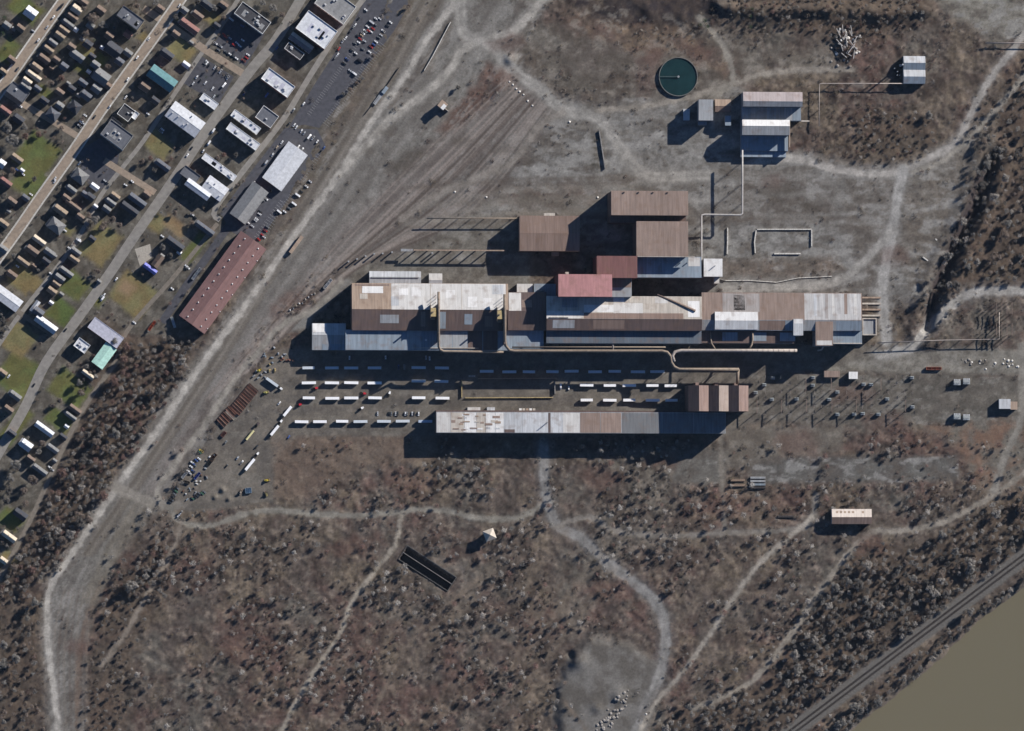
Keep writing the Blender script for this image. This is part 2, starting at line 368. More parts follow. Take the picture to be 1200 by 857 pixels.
UA=PX*.588-PY*.809; UB=PX*.809+PY*.588
weather(cls_mask('rail_corridor','rail_yard'),fbm(UA/5,UB,7,130,4,.6),(82,76,71),(128,125,120),.7,.5)
weather(cls_mask('concrete_apron','substation_ground','concrete_road'),fbm(PX/1.6,PY,7,135,4,.6),(82,77,71),(128,125,119),.6,.4)
weather(np.clip(-polydist(PX,PY,[(605,-10),(700,-10),(900,40),(1000,60),(1010,95),(880,95),(850,125),(640,118),(600,80)])/12,0,1),fbm(PX/1.5,PY,9,133,4,.6),(74,66,60),(124,118,110),.6,.5)
weather(cls_mask('truck_yard'),fbm(PX/2,PY,10,137,4,.6),(84,80,76),(112,108,101),.5,.4)
weather(cls_mask('residential_ground'),fbm(PX,PY,7,139,4,.6),(66,62,56),(112,107,98),.6,.5)
for k in range(16):   # broad worn bands along the corridor and across the yard
    t=random.random(); dk=random.random()<.6; u0=random.randrange(0,3); q=[(535+70*t,-10),(470+70*t,90),(385+65*t,205),(292+52*t,345),(205+45*t,475),(120+40*t,610)][u0:u0+random.randrange(2,5)]
    line(q,random.uniform(4,9),(84,79,74) if dk else (126,123,118),5,4,scrub=None,alpha=.45)
for k in range(14):
    t=random.random(); dk=random.random()<.6; q=[(600+50*t,98+34*t),(500+70*t,185+55*t),(380+70*t,290+15*t)]
    line(q,random.uniform(3,8),(82,75,71) if dk else (122,117,112),5,3,scrub=None,alpha=.45)
# rake of fine wheel and rail marks fanning through the rail yard
for k in range(34):
    t=random.random(); a=(592+60*t,92+40*t); b=(470+90*t,205+45*t); c=(330+90*t,350-45*t+10); e=(240+65*t,470-45*t)
    light=random.random()<.5
    line([a,b,c,e],random.choice((1.2,1.4,2,2.6)),(132,123,116) if light else (78,70,65),1.,.5,scrub=None,alpha=.75)
for k in range(24):
    t=random.random(); line([(495-25*t+60*t,-20),(440-22*t+50*t,90),(360-25*t+50*t,225),(262-25*t+45*t,395),(165-22*t+40*t,545),(95-20*t+35*t,650)],random.choice((1.3,1.6,2.5,4)),(84,78,71) if k%2 else (118,112,104),2.,1.2,scrub=None,alpha=.5)
for k in range(7):
    t=k/6; line([(76+34*t,690),(62+40*t,760),(66+36*t,870)],1.3,(84,70,62) if k%2 else (116,106,96),1.4,.6,scrub=None,alpha=.5)
for k in range(22):
    y=204+random.random()*54; k_=0;  line([(470+random.random()*120,y+12),(610,y+3),(700+random.random()*100,y)],random.choice((1.5,2,3.5,5)),(84,76,69) if k%2 else (122,117,109),3,3,scrub=None,alpha=.5)
for k in range(26):
    x0=820+random.random()*150; y=198+random.random()*70; line([(x0,y),(x0+random.uniform(30,110),y+random.uniform(-4,4))],random.choice((1.5,3,5)),(86,78,71) if k%2 else (126,123,118),3,4,scrub=None,alpha=.5)
for k in range(30):
    x=640+random.random()*150; y=110+random.random()*100
    line([(x,y),(x+random.uniform(30,70),y+random.uniform(-6,14))],2.5,(92,86,79) if k%2 else (126,122,115),3,2,scrub=None,alpha=.4)
# --- dirt tracks and worked earth
def trk(pts,wd,col,label,name='dirt_track',**k):
    al=k.pop('alpha',1.)
    sh=tuple(int(v*.93) for v in col)
    line(pts,wd*1.8,sh,3.5,5,None,None,.15,alpha=.3*al,mott=.4,wood=0.,**k)
    line(pts,wd,col,1.5,2.4,name,label,0.,alpha=.85*al,mott=.45,wood=0.,**k)
    hi=tuple(min(255,int(v*1.1)) for v in col)
    for s in (-1,1):
        q=[]
        for i,p in enumerate(pts):
            a=pts[max(i-1,0)]; b=pts[min(i+1,len(pts)-1)]; d=math.hypot(b[0]-a[0],b[1]-a[1])+1e-6
            q.append((p[0]-(b[1]-a[1])/d*s*wd*.24,p[1]+(b[0]-a[0])/d*s*wd*.24))
        line(q,max(1.3,wd*.16),hi,1.8,2.,None,None,None,alpha=.6*al,mott=.5)
TR=(150,146,139)
trk([(560,-60),(534,0),(500,47),(476,88),(434,145),(400,200),(350,270),(335,290),(295,348),(242,420),(180,511),(159,540),(137,572),(100,626),(74,665),(60,685),(55,715),(57,762),(63,809),(70,870),(72,930)],7,TR,'long pale haul road running the length of the rail corridor','haul_road')
trk([(-40,742),(0,677),(34,613),(57,562),(68,538),(95,484),(118,449),(135,425)],5,(104,98,90),'worn verge of the lane along the wooded strip')
trk([(680,-50),(637,0),(617,22),(600,37),(570,46),(542,58),(532,76),(510,100),(459,139),(434,165),(402,200)],9,(140,136,129),'pale dirt track joining the haul road below the long wall')
trk([(548,-40),(540,10),(545,40),(572,50),(600,81),(634,105),(659,129),(702,140),(738,188),(765,207),(830,205)],13,(132,129,123),'wide grey dirt track crossing the northern gravel yard')
trk([(659,132),(630,150),(600,190),(520,225),(470,258)],8,(118,112,105),'faint grey track fanning down the rail yard',alpha=.7)
trk([(700,130),(760,124),(800,116),(830,108),(868,96),(886,88),(940,82),(1000,82)],6,(125,119,110),'narrow track passing below the round tank')
trk([(820,20),(845,50),(858,80),(856,100),(840,110)],6,(118,113,105),'short track curving between scrub and tank')
trk([(400,330),(369,362),(329,382),(305,410),(275,444),(238,500),(197,555),(184,580),(200,592)],6,(126,121,113),'pale track beside the rail corridor feeding the truck yard')
trk([(137,572),(160,582),(185,592),(207,592)],11,(122,117,109),'wide dirt crossing linking haul road and truck yard')
trk([(200,596),(212,612),(248,616),(285,603),(320,598),(380,603),(422,604),(461,601),(498,597),(532,601),(566,608),(610,606),(638,590)],6,(117,113,105),'rutted track running below the truck yard scrub')
trk([(212,612),(208,632),(190,668),(165,710),(145,745),(120,780)],5,(112,104,95),'narrow footworn track dropping south through scrub')
trk([(470,604),(462,640),(440,668),(410,710),(400,740),(372,782),(340,835),(325,870)],4.5,(134,127,116),'thin pale path winding south through scrub')
trk([(637,520),(638,560),(642,590),(654,616),(680,630),(707,655),(733,676),(765,702),(780,735),(777,775),(768,805),(755,830),(742,870)],12,(119,117,114),'wide grey gravel road south of the long shed','gravel_road')
trk([(650,618),(690,606),(720,622),(780,628),(848,625),(932,620),(952,606),(956,580)],6,(112,107,100),'grey track running past the rusty racks')
trk([(952,606),(925,630),(893,657),(860,701),(809,776),(767,825),(745,870)],5,(134,128,119),'pale straight track slanting down to the slag ground')
trk([(1260,505),(1200,555),(1163,581),(1133,599),(1090,617),(1041,623),(1027,622),(1000,642),(960,694),(930,739),(883,797),(840,820),(813,830)],6,(122,116,107),'dirt track curving past the lone cream building')
trk([(1260,-40),(1200,39),(1186,59),(1152,105),(1122,165),(1091,184),(1059,199),(1030,204),(980,199),(930,186),(880,190)],8,(140,136,130),'grey dirt road slanting across the northeast corner')
trk([(1250,30),(1200,90),(1152,145),(1110,185),(1070,202)],5,(126,121,113),'second faint track beside the northeast dirt road')
trk([(1059,199),(1051,235),(1046,270),(1038,310),(1034,350),(1040,400)],12,(140,138,134),'wide pale gravel drive at the mill hall east end','gravel_road')
trk([(1048,268),(1000,318),(962,334),(900,337),(850,340)],9,(134,131,126),'curved gravel drive along the mill hall north side','gravel_road')
trk([(1260,340),(1200,341),(1140,343),(1108,365),(1085,388),(1066,408),(1030,416)],11,(138,135,130),'broad grey road curving in from the eastern edge','gravel_road')
trk([(1197,405),(1197,440),(1196,495),(1180,530),(1165,575)],8,(116,112,105),'grey track at the substation east edge')
trk([(845,510),(846,560),(850,625)],5,(108,102,94),'narrow track dropping from the shed end')
trk([(430,857),(455,800),(490,740),(560,680)],4,(100,90,80),'overgrown track between scrub rows',alpha=.6)
trk([(690,860),(640,800),(600,790),(620,740),(660,680)],4,(98,88,78),'faint track through the central scrub',alpha=.5)
trk([(120,680),(95,750),(90,857)],5,(98,84,74),'brown rutted strip beside the haul road',alpha=.6)
trk([(160,600),(130,650),(108,700)],20,(104,98,88),'grey verge strip between haul road and wood',alpha=.55)
for k in range(15):   # traces of lifted sidings slanting through the scrub
    x=random.uniform(260,1000); y=random.uniform(600,760); ln=random.uniform(60,170); dk=random.random()<.55
    line([(x,y),(x-.5*ln*.6,y+.5*ln*.8+random.uniform(-4,4)),(x-ln*.6,y+ln*.8)],random.uniform(3,9),(62,54,51) if dk else (104,94,83),5,6,scrub=1. if dk else .5,alpha=.5)
# darker oily stains in the truck yard and red leaf-litter patches
for k in range(40):
    x=310+random.random()*520; y=455+random.random()*50; line([(x,y),(x+random.uniform(6,30),y+random.uniform(-2,2))],random.uniform(1.5,4),(76,72,68),3,2,scrub=None,alpha=.45)
for (x,y,r) in [(596,50,16),(588,88,14),(560,110,12),(820,60,14),(905,215,12),(1000,460,20),(1040,500,26),(1085,520,20),(930,520,24),(765,65,14),(350,350,16),(330,365,12),(1050,300,14),(90,760,12),(1020,640,16),(860,590,20),(920,585,18),(700,560,22),(780,540,18),(480,560,24),(720,690,20),(290,760,30),(420,640,22)]:
    q=[(x+r*math.cos(a)*random.uniform(.6,1.3)*1.3,y+r*math.sin(a)*random.uniform(.6,1.2)*.8) for a in np.linspace(0,2*math.pi,9)[:-1]]
    paint(q,(90,69,62),5,8,scrub=None,alpha=.45,mott=.4)
for (x,y,r) in [(680,95,18),(655,70,14),(720,72,14),(590,175,8),(690,215,10),(480,180,10),(470,195,12),(540,165,9),(905,225,14),(940,240,12),(1060,165,8),(660,238,14),(620,232,12),(450,155,9),(430,178,8),(860,205,9),(925,165,8)]:
    q=[(x+r*math.cos(a)*random.uniform(.7,1.4)*1.5,y+r*math.sin(a)*random.uniform(.6,1.2)*.7) for a in np.linspace(0,2*math.pi,9)[:-1]]
    paint(q,(76,70,63),5,5,scrub=None,alpha=.6,mott=.3)
# --- river channel and bank
RIV=[(1330,585),(1200,689),(1150,726),(1111,765),(1069,802),(1030,832),(1003,853),(960,895),(900,960)]
rp=RIV+[(1500,960),(1500,585)]
DR=polydist(PX,PY,rp)+JIT1*6
C[:]=np.where((np.abs(DR-2)<5)[...,None],C*.6+L(118,110,100)*.4,C)
def ss(t): t=np.clip(t,0,1); return t*t*(3-2*t)
Z=-9.0*ss((14-DR)/22)
SCRUB*=np.clip((DR-1)/4,0,1); WOOD*=np.clip((DR-1)/4,0,1)
# railway embankment by the river
RW=[(1290,586),(1188,662),(1055,762),(929,857),(860,908)]
drw=np.full(PX.shape,1e9)
for i in range(len(RW)-1): drw=np.minimum(drw,segdist(PX,PY,RW[i],RW[i+1]))
a=np.clip(.5-(drw-9.5+JIT2*2)/3,0,1); C[:]=C*(1-a[...,None])+L(94,91,87)*a[...,None]
CNAMES.append('railway_ballast'); CLABEL.append('grey ballast bed of the riverside railway'); CLS[(a>.5)]=len(CNAMES)-1
SCRUB*=1-a; WOOD*=1-a
# scrub relief: hummocks where nothing was levelled
hum=(fbm(PX,PY,18,70,4,.6)-.45)*2.6+(fbm(PX,PY,7,75,3,.6)-.5)*2.4
flat=np.clip(SCRUB,0,1)
yardm=np.clip((PY-0)*0+1,0,1)
Z=Z+hum*flat*.8+(1-flat)*(fbm(PX,PY,7,78,3)-.5)*.05
Z=np.where(polydist(PX,PY,hood)<0,np.minimum(Z,0.02)*.2,Z)
# low mounds and the eastern trench
def mound(x,y,r,h):
    global Z
    Z=Z+h*np.exp(-((PX-x)**2+(PY-y)**2)/(r*r)*2.2)*(1+.5*JIT1)
HP=[(652,870),(654,800),(670,766),(690,747),(735,752),(772,778),(778,800),(755,870)]
Z=Z+3.6*ss((4-(polydist(PX,PY,HP)+JIT1*9))/13)*np.clip((785-PX)/90,0,1)
for x,y,r,h in [(668,768,7,-5),(261,574,5,3),(252,583,4,2.4),(268,585,4,2.2),(678,775,14,4),(725,815,12,3),(700,830,10,2),(996,58,14,4),(985,45,10,3),(760,12,14,4),(800,20,10,3),(598,70,9,3),(585,100,18,2.0)]: mound(x,y,r,h)
dt=np.full(PX.shape,1e9)
TRN=[(1165,185),(1140,255),(1116,300),(1096,345),(1086,385)]
for i in range(4): dt=np.minimum(dt,segdist(PX,PY,TRN[i],TRN[i+1]))
Z=Z-9*np.exp(-(dt/5.5)**2)+5*np.exp(-((dt-16)/8)**2)*(PX>TRN[2][0]-1e9)*.6*(SCRUB>.3)
rd_=np.full(PX.shape,1e9)
RDG=[(842,8),(900,14),(960,10),(1030,16),(1085,12)]
for i in range(4): rd_=np.minimum(rd_,segdist(PX,PY,RDG[i],RDG[i+1]))
Z=Z+6*np.exp(-(rd_/9)**2)*(1+JIT1*1.2)
C[:]=np.clip(C,.004,.9)
BK=[gp(*q) for q in ((477,643),(533,679),(524,692),(468,656))]
Z=np.where(polydist(WX,WY,[(p.x,p.y) for p in BK])<0,-8.,Z)
BKM=np.clip(polydist(WX,WY,[(p.x,p.y) for p in BK])/4-.5,0,1); SCRUB*=BKM; WOOD*=BKM
LANE=[(-40,742),(0,677),(34,613),(57,562),(68,538),(95,484),(118,449),(135,425)]; dl=np.full(PX.shape,1e9)
for i in range(7): dl=np.minimum(dl,segdist(PX,PY,LANE[i],LANE[i+1]))
Z=np.where(dl<5,np.minimum(Z,-.02),Z); WOOD*=np.clip((dl-7)/3,0,1); SCRUB*=np.clip((dl-5)/2,0,1)
def hz(x,y):
    i=int(round((x-gx[0])/STEP)); j=int(round((y-gy[0])/STEP))
    if 0<=i<NX and 0<=j<NY: return float(Z[j,i])
    return 0.
def gz(px,py):
    p=gp(px,py); p.z=hz(p.x,p.y); return p
GM=attr_mat('earth',.34,.4)
V=np.stack([WX,WY,Z],-1).reshape(-1,3); CC=C.reshape(-1,3)
idx=np.arange(NX*NY).reshape(NY,NX)
F=np.stack([idx[:-1,:-1],idx[:-1,1:],idx[1:,1:],idx[1:,:-1]],-1).reshape(-1,4)
FC=CLS[:-1,:-1].reshape(-1)
for k,nm in enumerate(CNAMES):
    sel=F[FC==k]
    if not len(sel): continue
    u,inv=np.unique(sel,return_inverse=True); f=inv.reshape(sel.shape); vv=V[u]; cc=CC[u]
    if k==0:   # the open ground goes on past the surveyed area
        R=6000.; x0,x1,y0,y1=gx[0],gx[-1],gy[0],gy[-1]; o=len(vv)
        ex=[(-R,-R),(R,-R),(R,R),(-R,R),(x0,y0),(x1,y0),(x1,y1),(x0,y1)]
        vv=np.vstack([vv,[(a,b,-.05) for a,b in ex]]); cc=np.vstack([cc,np.tile(L(86,76,66),(8,1))])
        f=np.vstack([f,[(o,o+1,o+5,o+4),(o+1,o+2,o+6,o+5),(o+2,o+3,o+7,o+6),(o+3,o,o+4,o+7)]])
    me=np_mesh(nm,vv,f,cc,GM,True)
    struct(link(nm,me),CLABEL[k])
# river water
m,n,l,b=_base('river_water'); b.inputs['Base Color'].default_value=(*lin((103,97,79)),1); b.inputs['Roughness'].default_value=.3; b.inputs['Specular IOR Level'].default_value=.3
no=n.new('ShaderNodeTexNoise'); no.inputs['Scale'].default_value=.25; no.inputs['Detail'].default_value=5; tc=n.new('ShaderNodeTexCoord'); l.new(tc.outputs['Object'],no.inputs['Vector'])
bp=n.new('ShaderNodeBump'); bp.inputs['Strength'].default_value=.35; l.new(no.outputs[0],bp.inputs['Height']); l.new(bp.outputs[0],b.inputs['Normal'])
q=[gp(x,y,-6.2) for x,y in [(1500,520),(1200,660),(1060,780),(960,880),(860,1000),(1500,1000)]]
mb=MB(); mb.add(q,[tuple(range(len(q)))][::-1]); mb.f=[f[::-1] for f in mb.f]
struct(mb.build('river',m),'olive brown river water at the wooded bank')
# ------------------------------------------------------------------ streets, walks and parking (crisp sheets)
def ribbon(pts,width,z,off=0.,smooth=True):
    P=[gp(x,y) for x,y in (smooth_path(pts) if smooth else pts)]; v=[];f=[]
    for i,p in enumerate(P):
        d=(P[min(i+1,len(P)-1)]-P[max(i-1,0)]).normalized(); nrm=Vector((-d.y,d.x,0))
        for s in (1,-1):
            q=p+nrm*(off+s*width/2); v.append((q.x,q.y,z))
    for i in range(len(P)-1): f.append((2*i,2*i+1,2*i+3,2*i+2))
    return MB().add(v,f)
M_BRICKST=mat('tan_paving',lin((142,128,113)),.95,var=.16,scale=.25)
M_ASPH=mat('grey_asphalt',lin((130,126,120)),.95,var=.16,scale=.2)
M_ASPH2=mat('dark_asphalt',lin((71,71,76)),.95,var=.2,scale=.25)
M_WALK=mat('sidewalk_concrete',lin((178,174,166)),.95,var=.22,scale=.5)
M_LANE=mat('lane_gravel',lin((108,101,92)),.95,var=.2,scale=.3)
M_PAINT=mat('road_paint',(.3,.3,.3),.9,var=.3)
ZST=[.05]
def street(pts,wd,m,name,label,walks=True):
    ZST[0]+=.012; struct(ribbon(pts,wd,ZST[0]).build(name,m),label)
    if walks:
        for s in (1,-1):
            mb=ribbon(pts,1.9,.22,s*(wd/2+1.1)); top=[tuple(p) for p in mb.v]; n=len(top)//2
            lo=[(x,y,0.) for x,y,z in top]; mb.v+=lo; N=len(top)
            for i in range(n-1):
                a,b=2*i,2*i+2; mb.f.append((a,b,N+b,N+a)); mb.f.append((a+1,N+a+1,N+b+1,b+1)); mb.m+=[0,0]
            struct(mb.build('sidewalk',M_WALK),'pale sidewalk %s of %s'%('on the downhill side' if s<0 else 'on the uphill side',label))
S1=[(-60,188),(0,106),(40,49),(75,0),(115,-58)]
S2=[(-60,378),(10,285),(47,232),(85,179),(118,130),(160,72),(200,16),(250,-58)]
S3=[(-40,600),(0,528),(30,476),(54,425),(95,368),(129,320),(155,281),(200,216),(247,146),(295,81),(322,49),(352,0),(385,-58)]
street(S1,9.5,M_BRICKST,'street','tan paved street at the far corner of the neighbourhood')
street(S2,9.5,M_BRICKST,'street','tan paved street through the middle of the neighbourhood')
street(S3,11.5,M_ASPH,'street','grey asphalt main street between lawns and shops',False)
street([(-60,490),(0,402),(24,368),(58,325),(91,280),(117,231),(144,196),(169,164),(200,117),(234,66),(257,34),(285,-10)],5,M_ASPH,'alley','grey alley behind the row houses',False)
street([(258,258),(252,245),(290,194),(332,140),(364,88),(400,32),(425,0),(465,-55)],6.5,M_ASPH,'lane','grey lane beside the striped parking lots',False)
street([(-40,742),(0,677),(34,613),(57,562),(68,538),(95,484),(118,449),(135,425),(149,388),(200,329),(232,290),(255,262)],5,M_LANE,'lane','narrow gravel lane along the wooded strip',False)
street([(190,378),(215,340),(240,305),(270,262)],9,M_ASPH2,'service_lane','dark asphalt lane beside the long red roof',False)
street([(-20,90),(22,119),(55,138),(91,160)],7.5,M_BRICKST,'cross_street','tan cross street ending at the middle tan street',False)
street([(122,188),(150,206),(182,226)],7.5,M_BRICKST,'cross_street','short tan cross street by the slate roofed block',False)
street([(168,10),(196,28),(225,48),(252,66),(284,86)],8.5,M_BRICKST,'cross_street','tan brick cross street between two car parks',False)
street([(20,365),(40,378),(66,395)],6,M_LANE,'cross_street','brown dirt cross lane by the white hall',False)
def sheet(pts,z,m,name,label):
    P=[gp(x,y,z) for x,y in pts]; mb=MB().add(P,[tuple(range(len(P)))])
    if (P[1]-P[0]).cross(P[2]-P[1]).z<0: mb.f=[f[::-1] for f in mb.f]
    return struct(mb.build(name,m),label)
sheet([(428,0),(476,-40),(478,8),(462,36),(428,80),(398,122),(374,150),(356,146),(338,150),(368,100),(404,44)],.045,M_ASPH2,'parking_lot','dark striped parking lot beside the rail corridor')
sheet([(334,150),(372,152),(382,172),(352,212),(318,262),(300,288),(272,272),(258,250),(292,204)],.035,M_ASPH2,'parking_lot','dark parking lot round the big white roofed shop')
sheet([(262,34),(274,14),(310,40),(288,78),(250,52)],.03,M_ASPH2,'parking_lot','dark car park below the black roofed block')
sheet([(236,66),(274,90),(256,122),(212,96)],.03,M_ASPH2,'parking_lot','small car park across the brick cross street')
sheet([(92,178),(120,160),(140,180),(134,212),(112,226),(96,205)],.03,M_ASPH2,'parking_lot','asphalt forecourt below the slate roofed block')
sheet([(158,292),(176,286),(178,302),(164,312)],.03,mat('pale_concrete',lin((150,144,134)),.95,var=.15),'driveway','pale concrete driveway beside the small brown house')
# painted bay stripes
def stripes(p0,p1,n,ln,ang,lab):
    mb=MB()
    for i in range(n):
        t=i/(n-1); p=gp(p0[0]+(p1[0]-p0[0])*t,p0[1]+(p1[1]-p0[1])*t)
        c,s=math.cos(ang),math.sin(ang); a=p-Vector((c,s,0))*ln/2; b=p+Vector((c,s,0))*ln/2; nn=Vector((-s,c,0))*.12
        mb.add([(q.x,q.y,.075) for q in (a-nn,b-nn,b+nn,a+nn)],[(0,1,2,3)])
    struct(mb.build('bay_marking',M_PAINT),lab)
stripes((382,146),(448,52),40,10,VDIR,'painted bay lines down the middle of the striped lot')
stripes((362,134),(424,44),38,5,VDIR,'painted bay lines on the lane side of the striped lot')
stripes((374,182),(310,275),36,6,VDIR,'painted bay lines on the rail side of the white shop lot')
stripes((330,236),(300,278),16,5,VDIR,'painted bay lines beside the grey hipped roof')

# riverside railway: two tracks of rails on sleepers
M_RAIL=mat('rail_steel',lin((92,80,72)),.6,var=.15); M_SLEEP=mat('sleeper_wood',lin((80,75,70)),.95,var=.3)
for off,lb in ((2.6,'railway track nearer the scrub on riverside ballast'),(-2.6,'railway track nearer the river on riverside ballast')):
    t=thing('railway_track',lb,'railway',(0,0,0),0,None)
    for s in (.75,-.75):
        mb=ribbon(RW,.16,.55,off+s,False); top=list(mb.v); N=len(top); mb.v+=[(x,y,.3) for x,y,z in top]
        for i in range(N//2-1):
            a,b=2*i,2*i+2; mb.f+= [(a,b,N+b,N+a),(a+1,N+a+1,N+b+1,b+1)]; mb.m+=[0,0]
        mb.build('rail',M_RAIL,t)
    mb=MB()
    for i in range(len(RW)-1):
        A,B=gp(*RW[i]),gp(*RW[i+1]); d=(B-A); n=int(d.length/1.1); d.normalize(); nn=Vector((-d.y,d.x,0)); an=math.atan2(d.y,d.x)
        for k in range(n):
            p=A+d*(k*1.1+.3)+nn*off; mb.rbox(p.x,p.y,.12,.3,2.6,.2,an)
    sl=mb.build('sleepers',M_SLEEP,t); sl['kind']='stuff'

# ------------------------------------------------------------------ buildings
WALL={}
def wallm(nm,rgb): return mat('wall_'+nm,rgb,.85,var=.15,scale=.15,streak=(1.,1.,.1))
RC={'tan':(.20,.155,.115),'brown':(.135,.10,.08),'grey':(.15,.15,.15),'dark':(.045,.047,.055),'cream':(.42,.36,.28),'white':(.46,.47,.49),
    'slate':(.085,.09,.105),'teal':(.10,.20,.21),'mint':(.36,.56,.48),'lilac':(.42,.42,.48),'red':(.25,.09,.075),'green':(.08,.13,.06),'blue':(.16,.17,.42),'orange':(.45,.13,.07),'redbrown':(.17,.09,.08)}
def shingle(c): return mat('shingle_'+c,RC[c],.9,var=.16,scale=.5)
def flatm(c): return mat('membrane_'+c,{'white':(.52,.53,.55),'dark':(.055,.055,.06),'slate':(.11,.115,.13),'grey':(.22,.22,.22),'lilac':(.42,.42,.48),'mint':(.36,.56,.48),'cream':(.5,.44,.36),'tan':(.26,.2,.15)}.get(c,RC[c]),.9,var=.16,scale=.35)
HWALL=[wallm('cream',(.5,.45,.37)),wallm('brick',(.24,.11,.08)),wallm('white',(.62,.62,.6)),wallm('greyblue',(.3,.33,.36)),wallm('tan',(.4,.32,.23))]
M_CHIM=mat('chimney_brick',(.22,.11,.08),.95); M_GLASS=mat('window_glass',(.03,.04,.05),.15,var=.1,spec=.5); M_TRIM=mat('white_trim',(.7,.7,.68),.7)
M_UNIT=mat('roof_unit_metal',(.5,.5,.5),.6,var=.2)
def walls_part(root,lx,ly,h,m,gable=None,ridge=0.,rf=.5):
    mb=MB(); x,y=lx/2,ly/2
    mb.add([(-x,-y,-.3),(x,-y,-.3),(x,y,-.3),(-x,y,-.3),(-x,-y,h),(x,-y,h),(x,y,h),(-x,y,h)],[(0,1,5,4),(1,2,6,5),(2,3,7,6),(3,0,4,7)])
    if gable=='x':
        yr=-y+ly*rf; mb.add([(-x,-y,h),(-x,y,h),(-x,yr,h+ridge),(x,-y,h),(x,y,h),(x,yr,h+ridge)],[(1,0,2),(3,4,5)])
    return mb.build('wall',m,root)
def gable_roof(root,lx,ly,h,ridge,mn,ms=None,rf=.5,oh=.35,th=.18):
    "ridge along local x; returns the two slope quads (up-slope side +y and -y)"
    x,y=lx/2+oh,ly/2; yr=-y+ly*rf
    kN=ridge/(y-yr); kS=ridge/(yr+y); zr=h+ridge+th
    N=[(-x,yr,zr),(x,yr,zr),(x,y+oh,zr-kN*(y+oh-yr)),(-x,y+oh,zr-kN*(y+oh-yr))]
    S=[(-x,-y-oh,zr-kS*(yr+y+oh)),(x,-y-oh,zr-kS*(yr+y+oh)),(x,yr,zr),(-x,yr,zr)]
    a=MB().slab(N,th).build('roof_slope',mn,root); b=MB().slab(S,th).build('roof_slope',ms or mn,root)
    MB().box(-x,x,yr-.2,yr+.2,zr-.06,zr+.1).build('ridge_cap',ms or mn,a); keep(N,a); keep(S,b)
    return N,S
SLOPE={}; KEEP=[]
def keep(q,o): SLOPE[id(q)]=o; KEEP.append(q)
def bil(q,u,v):
    a,b,c,d=[Vector(p) for p in q]; return a*(1-u)*(1-v)+b*u*(1-v)+c*u*v+d*(1-u)*v
def panel(root,q,u0,v0,u1,v1,m,lift=.09,name='roof_panel'):
    P=[bil(q,u,v)+Vector((0,0,lift)) for u,v in ((u0,v0),(u1,v0),(u1,v1),(u0,v1))]
    return MB().slab(P,.1).build(name,m,SLOPE.get(id(q),root))
def flat_roof(root,lx,ly,h,m,par=.8,mp=None,z=None):
    x,y=lx/2,ly/2
    MB().box(-x+.02,x-.02,-y+.02,y-.02,h-.35,h).build('roof',m,root)
    if par:
        for bx in ((-x,x,y-.4,y),(-x,x,-y,-y+.4),(-x,-x+.4,-y+.4,y-.4),(x-.4,x,-y+.4,y-.4)):
            MB().box(*bx,h-.1,h+par).build('parapet',mp or M_TRIM,root)
_unit=None
def unit(root,x,y,z,sx=2.,sy=1.6,sz=1.4,m=None,name='roof_unit'):
    mb=MB().box(x-sx/2,x+sx/2,y-sy/2,y+sy/2,z,z+sz); mb.tube([(x,y,z+sz),(x,y,z+sz+.25)],min(sx,sy)*.35,8)
    return mb.build(name,m or M_UNIT,root)
def winrow(root,lx,ly,z,n,side,ww=1.1,hh=1.3):
    for i in range(n):
        x=-lx/2+lx*(i+.5)/n; yy=(ly/2)*side
        mb=MB().box(x-ww/2,x+ww/2,min(yy,yy+.04*side),max(yy,yy+.04*side),z,z+hh); w_=mb.build('window',M_GLASS,root)
hidx=0
USED={}
